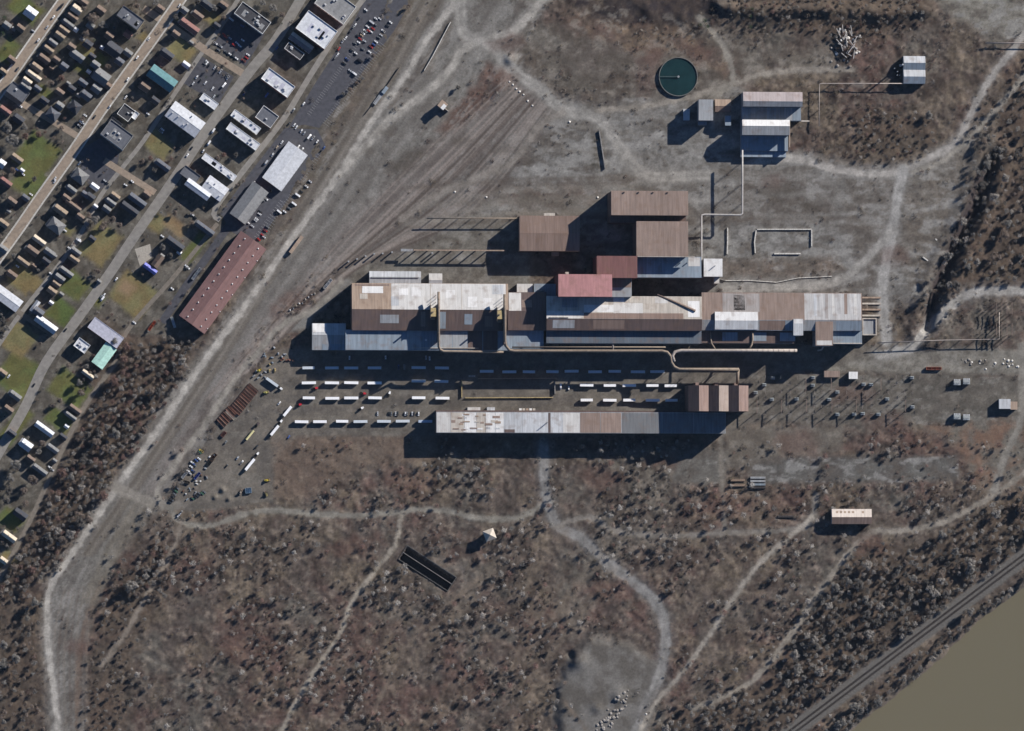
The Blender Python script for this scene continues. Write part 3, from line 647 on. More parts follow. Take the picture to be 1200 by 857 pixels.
def house(cx,cy,lx,ly,col,loc,h=5.6,ridge=None,rot=VDIR,roof='gable',kind='house'):
    global hidx; hidx+=1; rnd=random.Random(hidx)
    ridge=ridge if ridge is not None else ly*.42
    p=gp(cx,cy,h+ridge*.5 if roof=='gable' else h)
    size='long' if lx>=18 else ('small' if lx<=10 else 'narrow') if ly<=7.5 else ('large' if lx>=18 else 'squarish')
    cn={'dark':'near-black','redbrown':'red-brown'}.get(col,col)
    lab='%s %s with %s %s roof %s'%(size,kind,cn,{'gable':'gabled','hip':'hipped','flat':'flat'}[roof],loc)
    root=thing('house' if kind=='house' else kind,lab,kind,(p.x,p.y,0),rot,lab)
    wm=HWALL[rnd.randrange(len(HWALL))]
    rt=root
    if roof=='gable':
        walls_part(root,lx,ly,h,wm,'x',ridge); rt=SLOPE[id(gable_roof(root,lx,ly,h,ridge,shingle(col))[0])]
        zt=h+ridge
    elif roof=='hip':
        walls_part(root,lx,ly,h,wm); x,y=lx/2+.4,ly/2+.4; r=max(lx-ly,0)/2; z=h+ridge
        for q in ([(-x,y,h),(-r,0,z),(r,0,z),(x,y,h)],[(x,-y,h),(r,0,z),(-r,0,z),(-x,-y,h)],[(x,y,h),(r,0,z),(x,-y,h)],[(-x,-y,h),(-r,0,z),(-x,y,h)]):
            MB().slab([q[i] for i in range(len(q)-1,-1,-1)],.15).build('roof_slope',shingle(col),root)
        zt=z
    else:
        walls_part(root,lx,ly,h-.4,wm); flat_roof(root,lx,ly,h,flatm(col),.7); zt=h
        for k in range(1+int(lx*ly/140)): unit(root,rnd.uniform(-.35,.35)*lx,rnd.uniform(-.3,.3)*ly,h,rnd.uniform(1.2,2.6),rnd.uniform(1.,2.),rnd.uniform(.8,1.5))
    if kind=='house' and roof!='flat':
        mb=MB(); cxx=rnd.uniform(-.25,.25)*lx; mb.box(cxx-.35,cxx+.35,ly*.12-.35,ly*.12+.35,h,zt+.6); mb.build('chimney',M_CHIM,rt)
        if lx>=12 and rnd.random()<.7:   # porch at the street end
            PRT=[MB().slab([(-lx/2-2.6,-ly/2+.4,2.5),(-lx/2-.4,-ly/2+.4,3.),(-lx/2-.4,ly/2-.4,3.),(-lx/2-2.6,ly/2-.4,2.5)],.12).build('porch_roof',shingle('grey' if rnd.random()<.5 else col),root)]
            for s in (-1,1): MB().tube([(-lx/2-2.4,s*(ly/2-.7),0),(-lx/2-2.4,s*(ly/2-.7),2.5)],.09,6).build('porch_post',M_TRIM,PRT[0])
        winrow(root,lx,ly,1.3,max(2,int(lx/5)),-1); winrow(root,lx,ly,3.9,max(2,int(lx/5)),-1)
    return root
A='west of the far tan street'; B='in the row facing the far tan street'; Bc='in the backyards between the two tan streets'; D='along the middle tan street'; E='between middle tan street and alley'; Fq='between alley and grey main street'; Gq='downhill of the grey main street'
H=house
for a in [(36,15,14,12,'white',A),(24,33,10,7,'brown',A),(8,30,9,8,'grey',A),(20,186,14,7,'tan',A),(7,214,14,7,'redbrown',A),(4,262,12,7,'tan',A),(2,192,8,9,'white',A),(14,236,11,7,'brown',A),
 (90,11,12,9,'cream',B),(97,2,12,7,'brown',B),(85,20,13,6,'brown',B),(80,28,14,6,'grey',B),(75,35,13,6,'tan',B),(70,42,12,8,'tan',B),(62,50,11,6,'grey',B),(57,58,12,6,'tan',B),(52,69,14,7,'brown',B),(43,79,13,7,'tan',B),(40,89,18,6,'cream',B),(32,95,11,6,'cream',B),(30,102,13,7,'grey',B),
 (103,52,10,9,'dark',Bc),(91,66,16,9,'grey',Bc),(75,78,9,8,'slate',Bc),(84,104,9,7,'dark',Bc),(97,97,11,7,'slate',Bc),(70,124,9,8,'grey',Bc),(52,118,10,7,'dark',Bc),(128,42,10,8,'brown',Bc),(118,12,11,8,'brown',Bc),(106,30,9,7,'grey',Bc),
 (133,58,19,14,'dark',D),(119,90,18,15,'grey',D),(113,104,11,9,'grey',D),(101,112,12,9,'slate',D),(150,40,9,8,'redbrown',D),
 (84,222,12,6,'grey',E),(78,232,10,6,'brown',E),(86,241,20,5,'brown',E),(71,247,16,8,'tan',E),(58,296,13,7,'grey',E),(38,294,15,8,'brown',E),(27,307,16,6,'tan',E),(46,282,16,6,'cream',E),(106,231,10,8,'dark',E),
 (135,230,11,6,'tan',Fq),(130,237,12,6,'grey',Fq),(125,245,10,7,'grey',Fq),(161,235,22,8,'slate',Fq),(152,245,22,8,'dark',Fq),(191,194,18,7,'slate',Fq),(89,295,12,6,'grey',Fq),(87,304,12,6,'tan',Fq),(78,319,17,6,'grey',Fq),(70,326,12,7,'grey',Fq),(66,333,10,6,'tan',Fq),(61,341,11,7,'tan',Fq),(54,380,28,9,'white',Fq),(45,366,12,9,'slate',Fq),
 (18,464,14,7,'grey',Fq),(3,437,10,7,'tan',Fq),(10,480,11,7,'brown',Fq),
 (52,503,24,7,'white',Gq),(31,522,13,10,'white',Gq),(62,526,14,6,'grey',Gq),(88,480,15,6,'brown',Gq),(83,488,14,4.5,'grey',Gq),(103,439,15,5,'cream',Gq),(47,551,18,6,'grey',Gq),(11,629,17,7,'cream',Gq),(24,603,16,9,'dark',Gq),(4,657,9,6,'cream',Gq),
 (222,31,24,9,'redbrown',D),(232,18,13,7,'brown',D),(243,6,14,8,'dark',D),(170,102,12,9,'brown',E),(196,64,15,9,'dark',D),(176,315,17,5.5,'blue','on the lawn downhill of the grey main street'),(240,268,24,7,'slate','downhill of the lane beside the striped lots'),(205,286,22,9,'dark','downhill of the grey main street'),(22,140,12,9,'dark',A),(6,130,14,7,'redbrown',A)]:
    H(*a)
for a in [(112,76,10,8,'grey',Bc),(84,55,9,7,'brown',Bc),(70,108,10,7,'brown',Bc),(44,104,9,6,'slate',Bc),(108,66,8,6,'dark',Bc),(66,70,8,6,'brown',Bc),(140,72,10,8,'slate',D),(126,100,9,7,'brown',D),(150,62,10,7,'grey',D),(100,228,9,6,'slate',E),(94,254,9,6,'brown',E),(54,306,10,6,'dark',E),(14,322,12,7,'brown',E),(108,280,8,6,'dark',Fq),(172,228,9,6,'brown',Fq),(4,292,10,7,'grey',A),(14,70,10,7,'brown',A),(4,84,9,6,'tan',A),(30,232,9,6,'slate',A),(14,508,10,6,'dark',Fq),(74,512,9,5,'dark',Gq),(36,538,10,6,'brown',Gq),(182,118,10,7,'dark',E),(206,40,9,7,'brown',D),(254,30,8,6,'dark',D),(262,6,10,7,'brown',D),(216,12,9,7,'grey',D),(188,10,9,7,'brown',D)]: H(*a)
for x,y,c in [(96,46,'grey'),(104,84,'white'),(80,98,'grey'),(60,80,'brown'),(120,56,'white'),(92,112,'grey'),(112,242,'white'),(102,262,'grey'),(64,300,'grey'),(40,312,'brown'),(72,345,'grey'),(60,355,'white'),(116,330,'grey'),(78,500,'white'),(64,540,'grey'),(16,34,'grey'),(26,200,'white'),(10,248,'grey'),(190,300,'grey'),(210,296,'white'),(224,50,'grey')]: H(x,y,5,4,c,'behind its house as a little shed',h=2.6,kind='shed')
H(94,207,16,14,'grey',E,roof='hip'); H(66,265,18,14,'grey',E,roof='hip'); H(62,134,14,12,'slate',Bc,roof='hip'); H(88,126,12,12,'dark',Bc,roof='hip')
H(185,306,15,8,'brown','beside the violet-blue roof',rot=UDIR); H(41,359,14,5,'white',E,rot=UDIR,h=4)
for a in [(89,35,5,5,'white',Bc),(111,219,10,6,'white',E),(218,76,9,6,'white',D)]: H(*a,h=3,kind='garage',roof='gable')
# shops and larger blocks
def shop(cx,cy,lx,ly,col,label,h=10,roof='flat',rot=VDIR,ridge=2.,second=None,units=3,par=.9,parm=None):
    p=gp(cx,cy,h); root=thing('shop_building',label,'building',(p.x,p.y,0),rot); rnd=random.Random(int(cx*7+cy)); wm=HWALL[rnd.randrange(5)]
    if roof=='flat':
        walls_part(root,lx,ly,h-.4,wm); flat_roof(root,lx,ly,h,flatm(col),par,parm)
        for k in range(units): unit(root,rnd.uniform(-.4,.4)*lx,rnd.uniform(-.32,.32)*ly,h,rnd.uniform(1.5,3.4),rnd.uniform(1.2,2.4),rnd.uniform(.9,1.8))
        if units>2:
            for k in range(3):
                u=rnd.uniform(-.4,.3); MB().box(u*lx,u*lx+lx*.12,-ly*.3,ly*rnd.uniform(0,.35),h+.02,h+.08).build('roof_patch',flatm('lilac' if col=='white' else 'grey'),root)
    else:
        walls_part(root,lx,ly,h,wm,'x',ridge); N,S=gable_roof(root,lx,ly,h,ridge,flatm(col),flatm(second or col))
        for k in range(units): unit(root,rnd.uniform(-.4,.4)*lx,rnd.uniform(-.4,.4)*ly,h+.2,1.2,1.2,ridge+.8,name='roof_vent')
    winrow(root,lx,ly,1.2,max(3,int(lx/5)),-1,2.,1.8); winrow(root,lx,ly,5.,max(3,int(lx/5)),-1,1.2,1.6)
    return root
shop(153,21,30,14,'slate','tall block with slate flat roof facing the middle tan street',15,units=4,parm=flatm('slate'))
shop(21,108,24,14,'slate','low slate flat-roofed building by the tan cross street',6,units=1,parm=flatm('slate'))
shop(137,158,32,21,'slate','big slate flat-roofed block at the cross street corner',17,units=4,parm=flatm('grey'))
shop(190,92,34,16,'teal','long building with teal gabled metal roof',10,'gable',second='teal',ridge=3.5,units=0)
shop(148,132,16,15,'dark','dark flat-roofed shop with white parapet below the teal roof',7,units=2)
shop(158,135,7,9,'white','small white flat-roofed annex beside the dark shop',6,units=0)
shop(134,146,15,12,'dark','plain near-black flat roof nearest the slate block',7,units=1,parm=flatm('dark'))
shop(296,21,41,17,'dark','black flat-roofed block with white parapet above a car park',13,units=7)
shop(371,35,42,26,'white','big white-roofed block with grey patches on the lane',16,units=5)
shop(353,50,30,9,'cream','narrow shop with cream gabled roof beside the big white block',9,'gable',second='slate',ridge=2.5,units=0)
shop(345,60,23,9,'dark','narrow near-black flat roof with white parapet below the cream one',8,units=2)
shop(393,6,42,26,'grey','grey flat-roofed building with white roof units at the lane',9,units=5)
shop(326,97,38,16,'white','white flat-roofed shop with parapet by the brick cross street end',14,units=5)
shop(313,137,22,17,'slate','dark slate flat roof with white parapet above the twin white roofs',8,units=1)
shop(288,143,38,9,'white','upper one of the twin long white roofs',10,units=4,par=.4)
shop(285,160,43,9.5,'white','lower one of the twin long white roofs with dark vents',10,units=5,par=.4)
shop(245,119,22,9,'white','small white flat-roofed shop below the small car park',6,units=2,par=.4)
shop(217,140,43,21,'white','wide shop with white double-pitched roof on the main street',11,'gable',second='white',ridge=2.2,units=5)
shop(257,196,46,8,'white','long thin white roof with row of dark vents',7,units=5,par=.3)
shop(232,222,32,9,'white','bluish white gabled roof nearest the main street corner',9,'gable',ridge=1.5,units=0)
shop(252,221,27,18,'white','broad white roof overlapping its bluish neighbour',8.6,'gable',ridge=1.2,units=4)
shop(223,205,22,12,'slate','low slate roof tucked behind the bluish white gable',5,units=0,parm=flatm('slate'))
shop(334,195,52,27,'white','large warehouse-like shop with plain white roof amid parking',6,'gable',rot=UDIR,ridge=1.6,units=0)
shop(292,238,46,22,'grey','restaurant-like building with grey pitched roof in the parking lot',5,'gable',rot=UDIR,ridge=5.5,units=0)
shop(8,349,36,15,'white','hall with wide white gabled roof by the alley',8,'gable',ridge=1.6,units=0)
shop(124,390,42,15,'lilac','pale lilac flat-roofed building beside the mint roof',9,units=0,par=.3,parm=flatm('lilac'))
shop(122,417,28,15,'mint','mint green roofed building below the lilac roof',7,'gable',rot=UDIR,ridge=1.2,units=0)
shop(96,405,16,12,'white','small white vaulted building with rooftop boxes on the main street',7,units=3)
# the long red-roofed hall
p=gp(261,331,10); root=thing('red_roofed_hall','long hall with dull red metal roof and rows of vents','building',(p.x,p.y,0),UDIR)
RM=mat('red_metal_roof',(.19,.108,.1),.7,var=.13,scale=.4,streak=(.3,1.5,1)); walls_part(root,122,36,9,wallm('rust',(.25,.1,.08)),'x',5)
N,S=gable_roof(root,122,36,9,5,RM,RM)
for i in range(12):
    u=(i+.5)/12
    panel(root,N,i/12+.002,.01,(i+1)/12-.002,.985,RM,.05); panel(root,S,i/12+.002,.015,(i+1)/12-.002,.99,RM,.05)
    for q,v in ((N,.5),(S,.45)):
        c=bil(q,u,v); unit(root,c.x,c.y,c.z,1.3,1.3,.9,M_TRIM,'roof_vent')
for q in (S,): 
    for i in range(5):
        c=bil(q,(i+.3)/5,.04); unit(root,c.x,c.y,c.z-.2,1.,.8,.9,M_TRIM,'gutter_box')

# ------------------------------------------------------------------ the mill
def met(nm,rgb,var=.2,spot=.4): return mat('sheet_'+nm,rgb,.75,var=var,scale=.5,streak=(1.,.08,.2),bump=.25,spot=spot)
BR=met('brown',(.19,.135,.11)); BRL=met('light_brown',(.235,.175,.145)); BRD=met('dark_brown',(.105,.075,.068)); WH=met('white',(.5,.485,.46),.14); WHB=met('bright_white',(.64,.63,.61),.1); CRM=met('cream',(.42,.38,.33),.2)
GR=met('grey',(.26,.27,.28)); GRL=met('light_grey',(.42,.43,.44)); BLU=met('bluegrey',(.20,.24,.28)); RED=met('dark_red',(.165,.078,.072)); PNK=met('faded_red',(.37,.185,.18),.15); TANM=met('tan',(.30,.225,.17))
WBR=wallm('mill_brown',(.14,.095,.08)); WGR=wallm('mill_grey',(.22,.23,.24)); WRD=wallm('mill_red',(.17,.06,.05))
def mill(name,label,x0,y0,x1,y1,h,roof,mn,ms=None,ridge=3.,rf=.5,wall=None,panels=None,bays=0):
    "axis-aligned hall; the rectangle is the roof outline on the map; returns root, slope quads, size"
    a=gp(x0,y1,h); b=gp(x1,y0,h); lx,ly=b.x-a.x,b.y-a.y
    root=thing(name,label,'building',((a.x+b.x)/2,(a.y+b.y)/2,0))
    wm=wall or WBR
    if roof=='gable':
        walls_part(root,lx,ly,h,wm,'x',ridge,rf); N,S=gable_roof(root,lx,ly,h,ridge,mn,ms,rf,.3,.25)
    elif roof=='shed':   # falls to the north (+y) by ridge
        mb=MB(); x,y=lx/2,ly/2
        mb.add([(-x,-y,-.3),(x,-y,-.3),(x,y,-.3),(-x,y,-.3),(-x,-y,h+ridge),(x,-y,h+ridge),(x,y,h),(-x,y,h)],[(0,1,5,4),(1,2,6,5),(2,3,7,6),(3,0,4,7)]); mb.build('wall',wm,root)
        N=[(-x-.3,-y-.3,h+ridge+.25),(x+.3,-y-.3,h+ridge+.25),(x+.3,y+.3,h+.25),(-x-.3,y+.3,h+.25)]; S=None
        keep(N,MB().slab(N,.25).build('roof',mn,root))
    else:
        walls_part(root,lx,ly,h-.35,wm); ro=MB().box(-lx/2-.2,lx/2+.2,-ly/2-.2,ly/2+.2,h-.4,h).build('roof',mn,root)
        N=[(-lx/2,-ly/2,h),(lx/2,-ly/2,h),(lx/2,ly/2,h),(-lx/2,ly/2,h)]; S=None; keep(N,ro)
    if bays:
        for q,m in ((N,mn),(S,ms or mn)):
            if q is None: continue
            for i in range(bays): panel(root,q,i/bays+.0015,.01,(i+1)/bays-.0015,.985,m,.05)
    return root,N,S,lx,ly
def vents(root,q,n,v,m=None,sx=2.2,sy=1.4,sz=1.6):
    for i in range(n):
        c=bil(q,(i+.5)/n,v); unit(root,c.x,c.y,c.z-.1,sx,sy,sz,m,'roof_vent')
def ridgevent(root,N,m,w=2.2,hh=1.2,u0=.04,u1=.96,v=0.):
    a=bil(N,u0,v); b=bil(N,u1,v); MB().box(a.x,b.x,a.y-w/2,a.y+w/2,a.z-.2,a.z+hh).build('ridge_vent',m,root)

r,N,S,lx,ly=mill('mill_annex','detached brown gabled building north of the mill hall',609,253.5,679,294,19,'gable',BR,BR,1.6,bays=7)
unit(r,0,ly/2+1.5,15,13,4,3,CRM,'roof_hatch')
MB().box(4,12,-ly/2-5,-ly/2-.4,0,9).build('lean_to',TANM,r)
r,N,S,lx,ly=mill('furnace_hall','tallest brown roofed hall at the north of the mill',716.5,224.5,806,252,46,'shed',BRL,None,.8,bays=8)
MB().box(-lx/2,lx/2,-ly/2-8,-ly/2-.4,-.3,32).build('lean_to',BRD,r)
for i in range(4): unit(r,-30+i*17,ly/2-1.5,46,1.4,1.2,1.6,BRD,'roof_vent')
r,N,S,lx,ly=mill('furnace_hall','brown roofed hall joined below the tallest one',746,260,806,300,44,'shed',BRL,None,.8,bays=6)
MB().box(-lx/2+1,lx/2+8,-ly/2-1.2,-ly/2-.4,40,45.2).build('gutter_beam',CRM,r)
r,N,S,lx,ly=mill('dark_red_bay','dark red roofed bay beside the brown hall',699.5,300.5,746.5,325.5,47,'shed',RED,None,.6,wall=WRD,bays=4)
r,N,S,lx,ly=mill('pink_roof_bay','faded red roofed bay standing over the mill hall',654.5,322,717,347.5,50,'shed',PNK,None,.6,wall=WRD,bays=5)
unit(r,-lx/2+12,ly/2+2,24,4,4,6,CRM,'stair_tower')
r,N,S,lx,ly=mill('grey_link_bay','small grey-brown roofed link beside the faded red bay',717.5,326,740,348,38,'flat',GR); panel(r,N,.0,.5,.99,.98,BR)
r,N,S,lx,ly=mill('vent_bay','blue-grey roofed bay with a row of vent stacks',746,301.5,821.5,325,31,'shed',BLU,None,.5,wall=WGR,bays=7)
for i in range(6):
    c=bil(N,.26+i*.105,.72); MB().tube([(c.x,c.y,c.z-.3),(c.x,c.y,c.z+3.4)],.6,8).build('vent_stack',GR,r)
panel(r,N,.80,.55,.98,.97,WH); 
r,N,S,lx,ly=mill('white_block','bright white cube-like block beside the pipe bridge',825,303.5,846.5,324,29,'flat',WHB,wall=WGR); MB().tube([(2,2,28),(2,2,33)],.5,8).build('vent_stack',GR,r); MB().box(3,9,-ly/2-7.5,-ly/2-.3,0,15).build('lean_to',WH,r)

# main hall, west half: bright north slope, south slope coloured darker as turned from the sun, lower bluish lean-to
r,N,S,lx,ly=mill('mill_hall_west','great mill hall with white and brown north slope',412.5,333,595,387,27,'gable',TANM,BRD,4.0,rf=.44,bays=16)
panel(r,N,.252,.0,.985,.99,WH,.12)
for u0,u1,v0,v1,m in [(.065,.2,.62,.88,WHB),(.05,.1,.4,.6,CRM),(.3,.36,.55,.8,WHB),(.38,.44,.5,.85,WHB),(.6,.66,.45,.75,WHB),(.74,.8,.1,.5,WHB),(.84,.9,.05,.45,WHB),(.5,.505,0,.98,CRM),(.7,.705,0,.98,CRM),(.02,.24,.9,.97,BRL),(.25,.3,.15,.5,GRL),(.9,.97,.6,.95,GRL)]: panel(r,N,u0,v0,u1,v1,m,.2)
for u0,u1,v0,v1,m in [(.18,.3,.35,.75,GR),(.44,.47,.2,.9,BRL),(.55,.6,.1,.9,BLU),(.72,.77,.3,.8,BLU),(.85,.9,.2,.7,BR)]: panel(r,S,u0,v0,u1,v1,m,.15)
r,N,S,lx,ly=mill('mill_lean_to','blue-grey lower roof along the mill hall south side',405,387.5,637,410,24,'flat',BLU,wall=WGR)
for i in range(13): panel(r,N,i/13+.002,.01,(i+1)/13-.002,.985,[BLU,BLU,BLU,BLU,GR,BLU,GR,GR,BRD,BRD,BLU,BLU,BLU][i],.05)
unit(r,-22-0,0,24,2.2,2.2,2.); MB().box(-40,40,-ly/2+2,-ly/2+2.8,24,25.2).build('gutter_beam',CRM,r)
r,N,S,lx,ly=mill('west_bay','low grey bay with white corner roof at the hall west end',366,379.5,405,410,13,'gable',GRL,GR,1.6,rf=.56,wall=WGR); panel(r,N,.02,.25,.42,.98,WHB,.1); panel(r,S,.3,.0,.98,.4,BLU,.1)
r,N,S,lx,ly=mill('north_annex','pale corrugated annex against the hall north wall',433,318.5,493,332,11,'gable',GRL,GRL,1.2,wall=WGR,bays=6); ridgevent(r,N,GR,1.2,.7)
r,N,S,lx,ly=mill('small_annex','small white roofed shed against the hall north wall',503,321,518,332,8,'gable',WH,GRL,1.,rf=.3,wall=WGR)
r,N,S,lx,ly=mill('mill_hall_middle','dark roofed middle part of the mill hall',595.5,343,640,387,28,'gable',BRD,BRD,3.0,rf=.5,bays=4); panel(r,N,.02,.02,.34,.97,WH,.12); panel(r,N,.36,.2,.62,.6,BRL,.12); panel(r,N,.66,.1,.98,.6,BRD,.12)
r,N,S,lx,ly=mill('square_annex','square white roofed shed at the middle hall',606,333,624,342.6,14,'flat',WH,wall=WGR)
r,N,S,lx,ly=mill('low_link','low shaded link roof with tanks beside faded red bay',626,333,654,372,18,'flat',BLU,wall=WGR); 
for i in range(3): MB().tube([(-9+i*3.2,12,18),(-9+i*3.2,12,24)],1.1,10).build('tank',GR,r)
# east half
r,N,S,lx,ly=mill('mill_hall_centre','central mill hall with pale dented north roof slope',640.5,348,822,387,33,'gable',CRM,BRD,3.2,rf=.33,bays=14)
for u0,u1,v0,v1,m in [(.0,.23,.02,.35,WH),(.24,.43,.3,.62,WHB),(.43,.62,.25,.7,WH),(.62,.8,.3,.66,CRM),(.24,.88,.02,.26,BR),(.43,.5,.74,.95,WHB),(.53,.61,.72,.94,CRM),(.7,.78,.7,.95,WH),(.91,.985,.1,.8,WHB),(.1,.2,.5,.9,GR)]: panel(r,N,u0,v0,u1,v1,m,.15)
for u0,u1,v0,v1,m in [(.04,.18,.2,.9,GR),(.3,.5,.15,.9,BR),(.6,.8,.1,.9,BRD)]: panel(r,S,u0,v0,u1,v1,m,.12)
for i in range(14): 
    c=bil(N,.02+i*.009+.0,.06); unit(r,c.x,c.y,c.z,.9,1.2,.9,CRM,'roof_vent')
r,N,S,lx,ly=mill('mill_lean_to','lower roof with shade painted dark blue along the central hall',640.5,387.5,822,402,28,'flat',met('shade_blue',(.085,.105,.13)),wall=WGR,bays=10)  # roof colour darkened to stand in for the hall's shadow
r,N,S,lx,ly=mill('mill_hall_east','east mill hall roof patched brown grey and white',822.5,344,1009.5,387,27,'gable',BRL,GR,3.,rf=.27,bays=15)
DU=met('dusty_grey',(.29,.265,.25)); DP=met('dusty_pale',(.4,.39,.38))
e=[(0,.13,.05,.97,BRL),(.13,.36,.3,.97,DU),(.2,.27,.35,.9,DU),(.36,.64,.05,.97,BRL),(.64,.995,.02,.98,DP)]
for u0,u1,v0,v1,m in e: panel(r,N,u0,v0,u1,v1,m,.12)
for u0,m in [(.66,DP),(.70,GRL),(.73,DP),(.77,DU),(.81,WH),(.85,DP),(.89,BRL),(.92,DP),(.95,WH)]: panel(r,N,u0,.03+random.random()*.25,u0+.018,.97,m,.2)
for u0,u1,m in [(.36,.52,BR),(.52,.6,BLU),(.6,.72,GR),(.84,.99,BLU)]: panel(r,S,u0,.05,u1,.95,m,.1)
r,N,S,lx,ly=mill('roof_monitor','raised clerestory with cream and grey roof on the east hall',838,366,888,386,32,'gable',WHB,GRL,1.2,rf=.5,wall=WGR,bays=4)
r,N,S,lx,ly=mill('mill_lean_to','lower grey roof with openings along the east hall',822.5,387.5,930,402,23,'flat',BRD,wall=WGR,bays=7)
for i in range(3): MB().box(-30+i*34,-12+i*34,-5,5,23.05,23.3).build('roof_opening',BLU,r)
r,N,S,lx,ly=mill('white_tower','slim white-topped tower standing through the east hall roof',930,374,941,393,34,'flat',GRL,wall=WGR); panel(r,N,.05,.72,.95,.98,WHB)
r,N,S,lx,ly=mill('brown_block','grey-brown block with white crown on the east hall south side',956,376,976,405,30,'flat',BRL,wall=WGR); panel(r,N,.05,.02,.95,.2,WH)
r,N,S,lx,ly=mill('mill_lean_to','blue-grey lower roof at the east end of the mill',976.5,388,1010,403,23,'flat',BLU,wall=WGR); MB().box(-lx/2,lx/2,-ly/2,-ly/2+1,23,24).build('gutter_beam',CRM,r)
r,N,S,lx,ly=mill('open_roofed_shelter','pale open roof frame at the mill east gable',1010.5,373,1027,393,9,'flat',GR,wall=WGR)
for bx in ((-lx/2,lx/2,ly/2-1.2,ly/2),(-lx/2,lx/2,-ly/2,-ly/2+1),(-lx/2,-lx/2+1,-ly/2+1,ly/2-1.2),(lx/2-1,lx/2,-ly/2+1,ly/2-1.2)): MB().box(*bx,9,10.5).build('parapet',CRM,r)
for i in range(4):
    p=gp(1021,349+i*7); t=MB().box(-11,11,-1,1,-.1,1.+.2*i); tag(link('rail_platform',t.mesh('rail_platform',CRM if i%2 else TANM),None,(p.x,p.y,0)),'narrow pale loading ramp strip off the mill east gable','ramp','loading ramps at the mill east end')
# long low shed
r,N,S,lx,ly=mill('long_shed','long low shed south of the truck yard with white, grey and brown roof',511.5,484,850,507,19.5,'shed',GR,None,.4,wall=WBR)
x=511.5
def U(px): return (px-511.5)/338.5
for a,b,m in [(512,528,WH),(528.5,544,CRM),(544.5,558,WHB),(558.5,569,CRM),(569.5,580,WHB),(580.5,590,WHB),(590.5,612,GRL),(612.5,642,GRL),(645,659,GRL),(659.5,679,WH),(679.5,703,BRL),(703.5,727.5,BRL),(728.5,775,met('mid_grey',(.15,.155,.16))),(775.5,812,met('mid_grey',(.15,.155,.16))),(812.5,849,met('mid_grey',(.15,.155,.16)))]: panel(r,N,U(a),.02,U(b),.97,m,.1)
rd=random.Random(4)
for i in range(26):
    a=rd.uniform(528,580); v=rd.uniform(.02,.85); panel(r,N,U(a),v,U(a+rd.uniform(3,9)),v+rd.uniform(.05,.13),rd.choice([BRL,TANM,WHB,WHB,CRM,GRL]),.16+.01*i)
panel(r,N,U(642.3),.02,U(644.6),.97,BRD,.2); panel(r,N,U(591),.02,U(603),.17,BRD,.2)
MB().box(-lx/2,lx/2,ly/2+.4,ly/2+2.4,-.3,13).build('lean_to',BRD,r)
c=bil(N,U(641),.5); MB().tube([(c.x,c.y,c.z),(c.x,c.y,c.z+7)],.5,8).build('vent_stack',GR,r)
for a,b in ((548,563),(571,580)):
    MB().box((a-680.7),(b-680.7),ly/2+.5,ly/2+6,-.3,12).build('lean_to',WH if a<560 else GRL,r)
# saw-roofed tower hall
a=gp(807,482,38); b=gp(877,452,38); lx,ly=b.x-a.x,b.y-a.y
r=thing('sawtooth_hall','tall hall with three brown pleated roof bays','building',((a.x+b.x)/2,(a.y+b.y)/2,0)); walls_part(r,lx,ly,38,WBR)
PK=met('pinkish',(.20,.14,.12),.2)
for i in range(3):
    x0=-lx/2+i*lx/3; x1=x0+lx/3; xm=x0+lx/3*.5; zz=38; y=ly/2
    MB().slab([(x0,-y,zz),(xm,-y,zz+5),(xm,y,zz+5),(x0,y,zz)],.3).build('roof_slope',BRD,r)  # west slopes get a darker sheet for their shaded side
    MB().slab([(xm,-y,zz+5),(x1,-y,zz),(x1,y,zz),(xm,y,zz+5)],.3).build('roof_slope',[PK,CRM,PK][i] if i!=1 else met('pale_brown',(.26,.21,.18),.2),r)
    MB().add([(x0,-y,zz),(x1,-y,zz),(xm,-y,zz+4.9)],[(0,1,2)]).build('gable_wall',WBR,r); MB().add([(x0,y,zz),(x1,y,zz),(xm,y,zz+4.9)],[(1,0,2)]).build('gable_wall',WBR,r)
    MB().box(xm-2,xm+2,y+.4,y+4,-.3,24-4*i).build('buttress',PK,r)
# northeast group
r,N,S,lx,ly=mill('pump_house_hall','wide hall with pale pink-grey north slope near the round tank',871,108.5,940,124.5,22,'gable',met('pinkgrey',(.36,.31,.30),.15),GR,2.2,rf=.34,wall=WGR,bays=7)
MB().box(-lx/2,lx/2,-ly/2-16,-ly/2-.35,-.3,11.5).build('low_bay',BLU,r); MB().box(lx/2+.5,lx/2+10,-ly/2-17,-ly/2-15.4,10,12).build('gutter_beam',CRM,r)
for i in range(7): MB().box(-lx/2+.2+i*lx/7,-lx/2-.2+(i+1)*lx/7,-ly/2-15.8,-ly/2-.5,11.55,11.65).build('roof_panel',GR if i%3 else BLU,r)
r,N,S,lx,ly=mill('pump_house_bay','joined bay with white ridge strip south of the wide pump hall',870,141,925,158,21,'gable',WHB,GR,2.4,rf=.58,wall=WGR,bays=6); MB().box(lx/2+.3,lx/2+1.6,-ly/2-14,ly/2,12,16).build('pipe_run',TANM,r)
MB().box(-lx/2,lx/2,-ly/2-18,-ly/2-.35,-.3,9).build('low_bay',BLU,r); MB().box(-lx/2,lx/2-2,-ly/2-25,-ly/2-18.3,-.3,6).build('lean_to',BLU,r)
r,N,S,lx,ly=mill('pump_shed','plain grey flat shed beside the round tank',819,117,835.5,141,19,'flat',GR,wall=WGR); MB().box(-lx/2+1,lx/2-6,-ly/2-4.5,-ly/2-.4,-.3,8).build('lean_to',BLU,r)
r,N,S,lx,ly=mill('pump_shed','low small shed standing in the grey shed shadow',801,128,808,141,5,'flat',GRL,wall=WGR)
r,N,S,lx,ly=mill('pump_shed','small brown pitched shed between grey shed and pump hall',838,117,856,131,6,'gable',TANM,BR,1.5,rf=.45,wall=WBR)
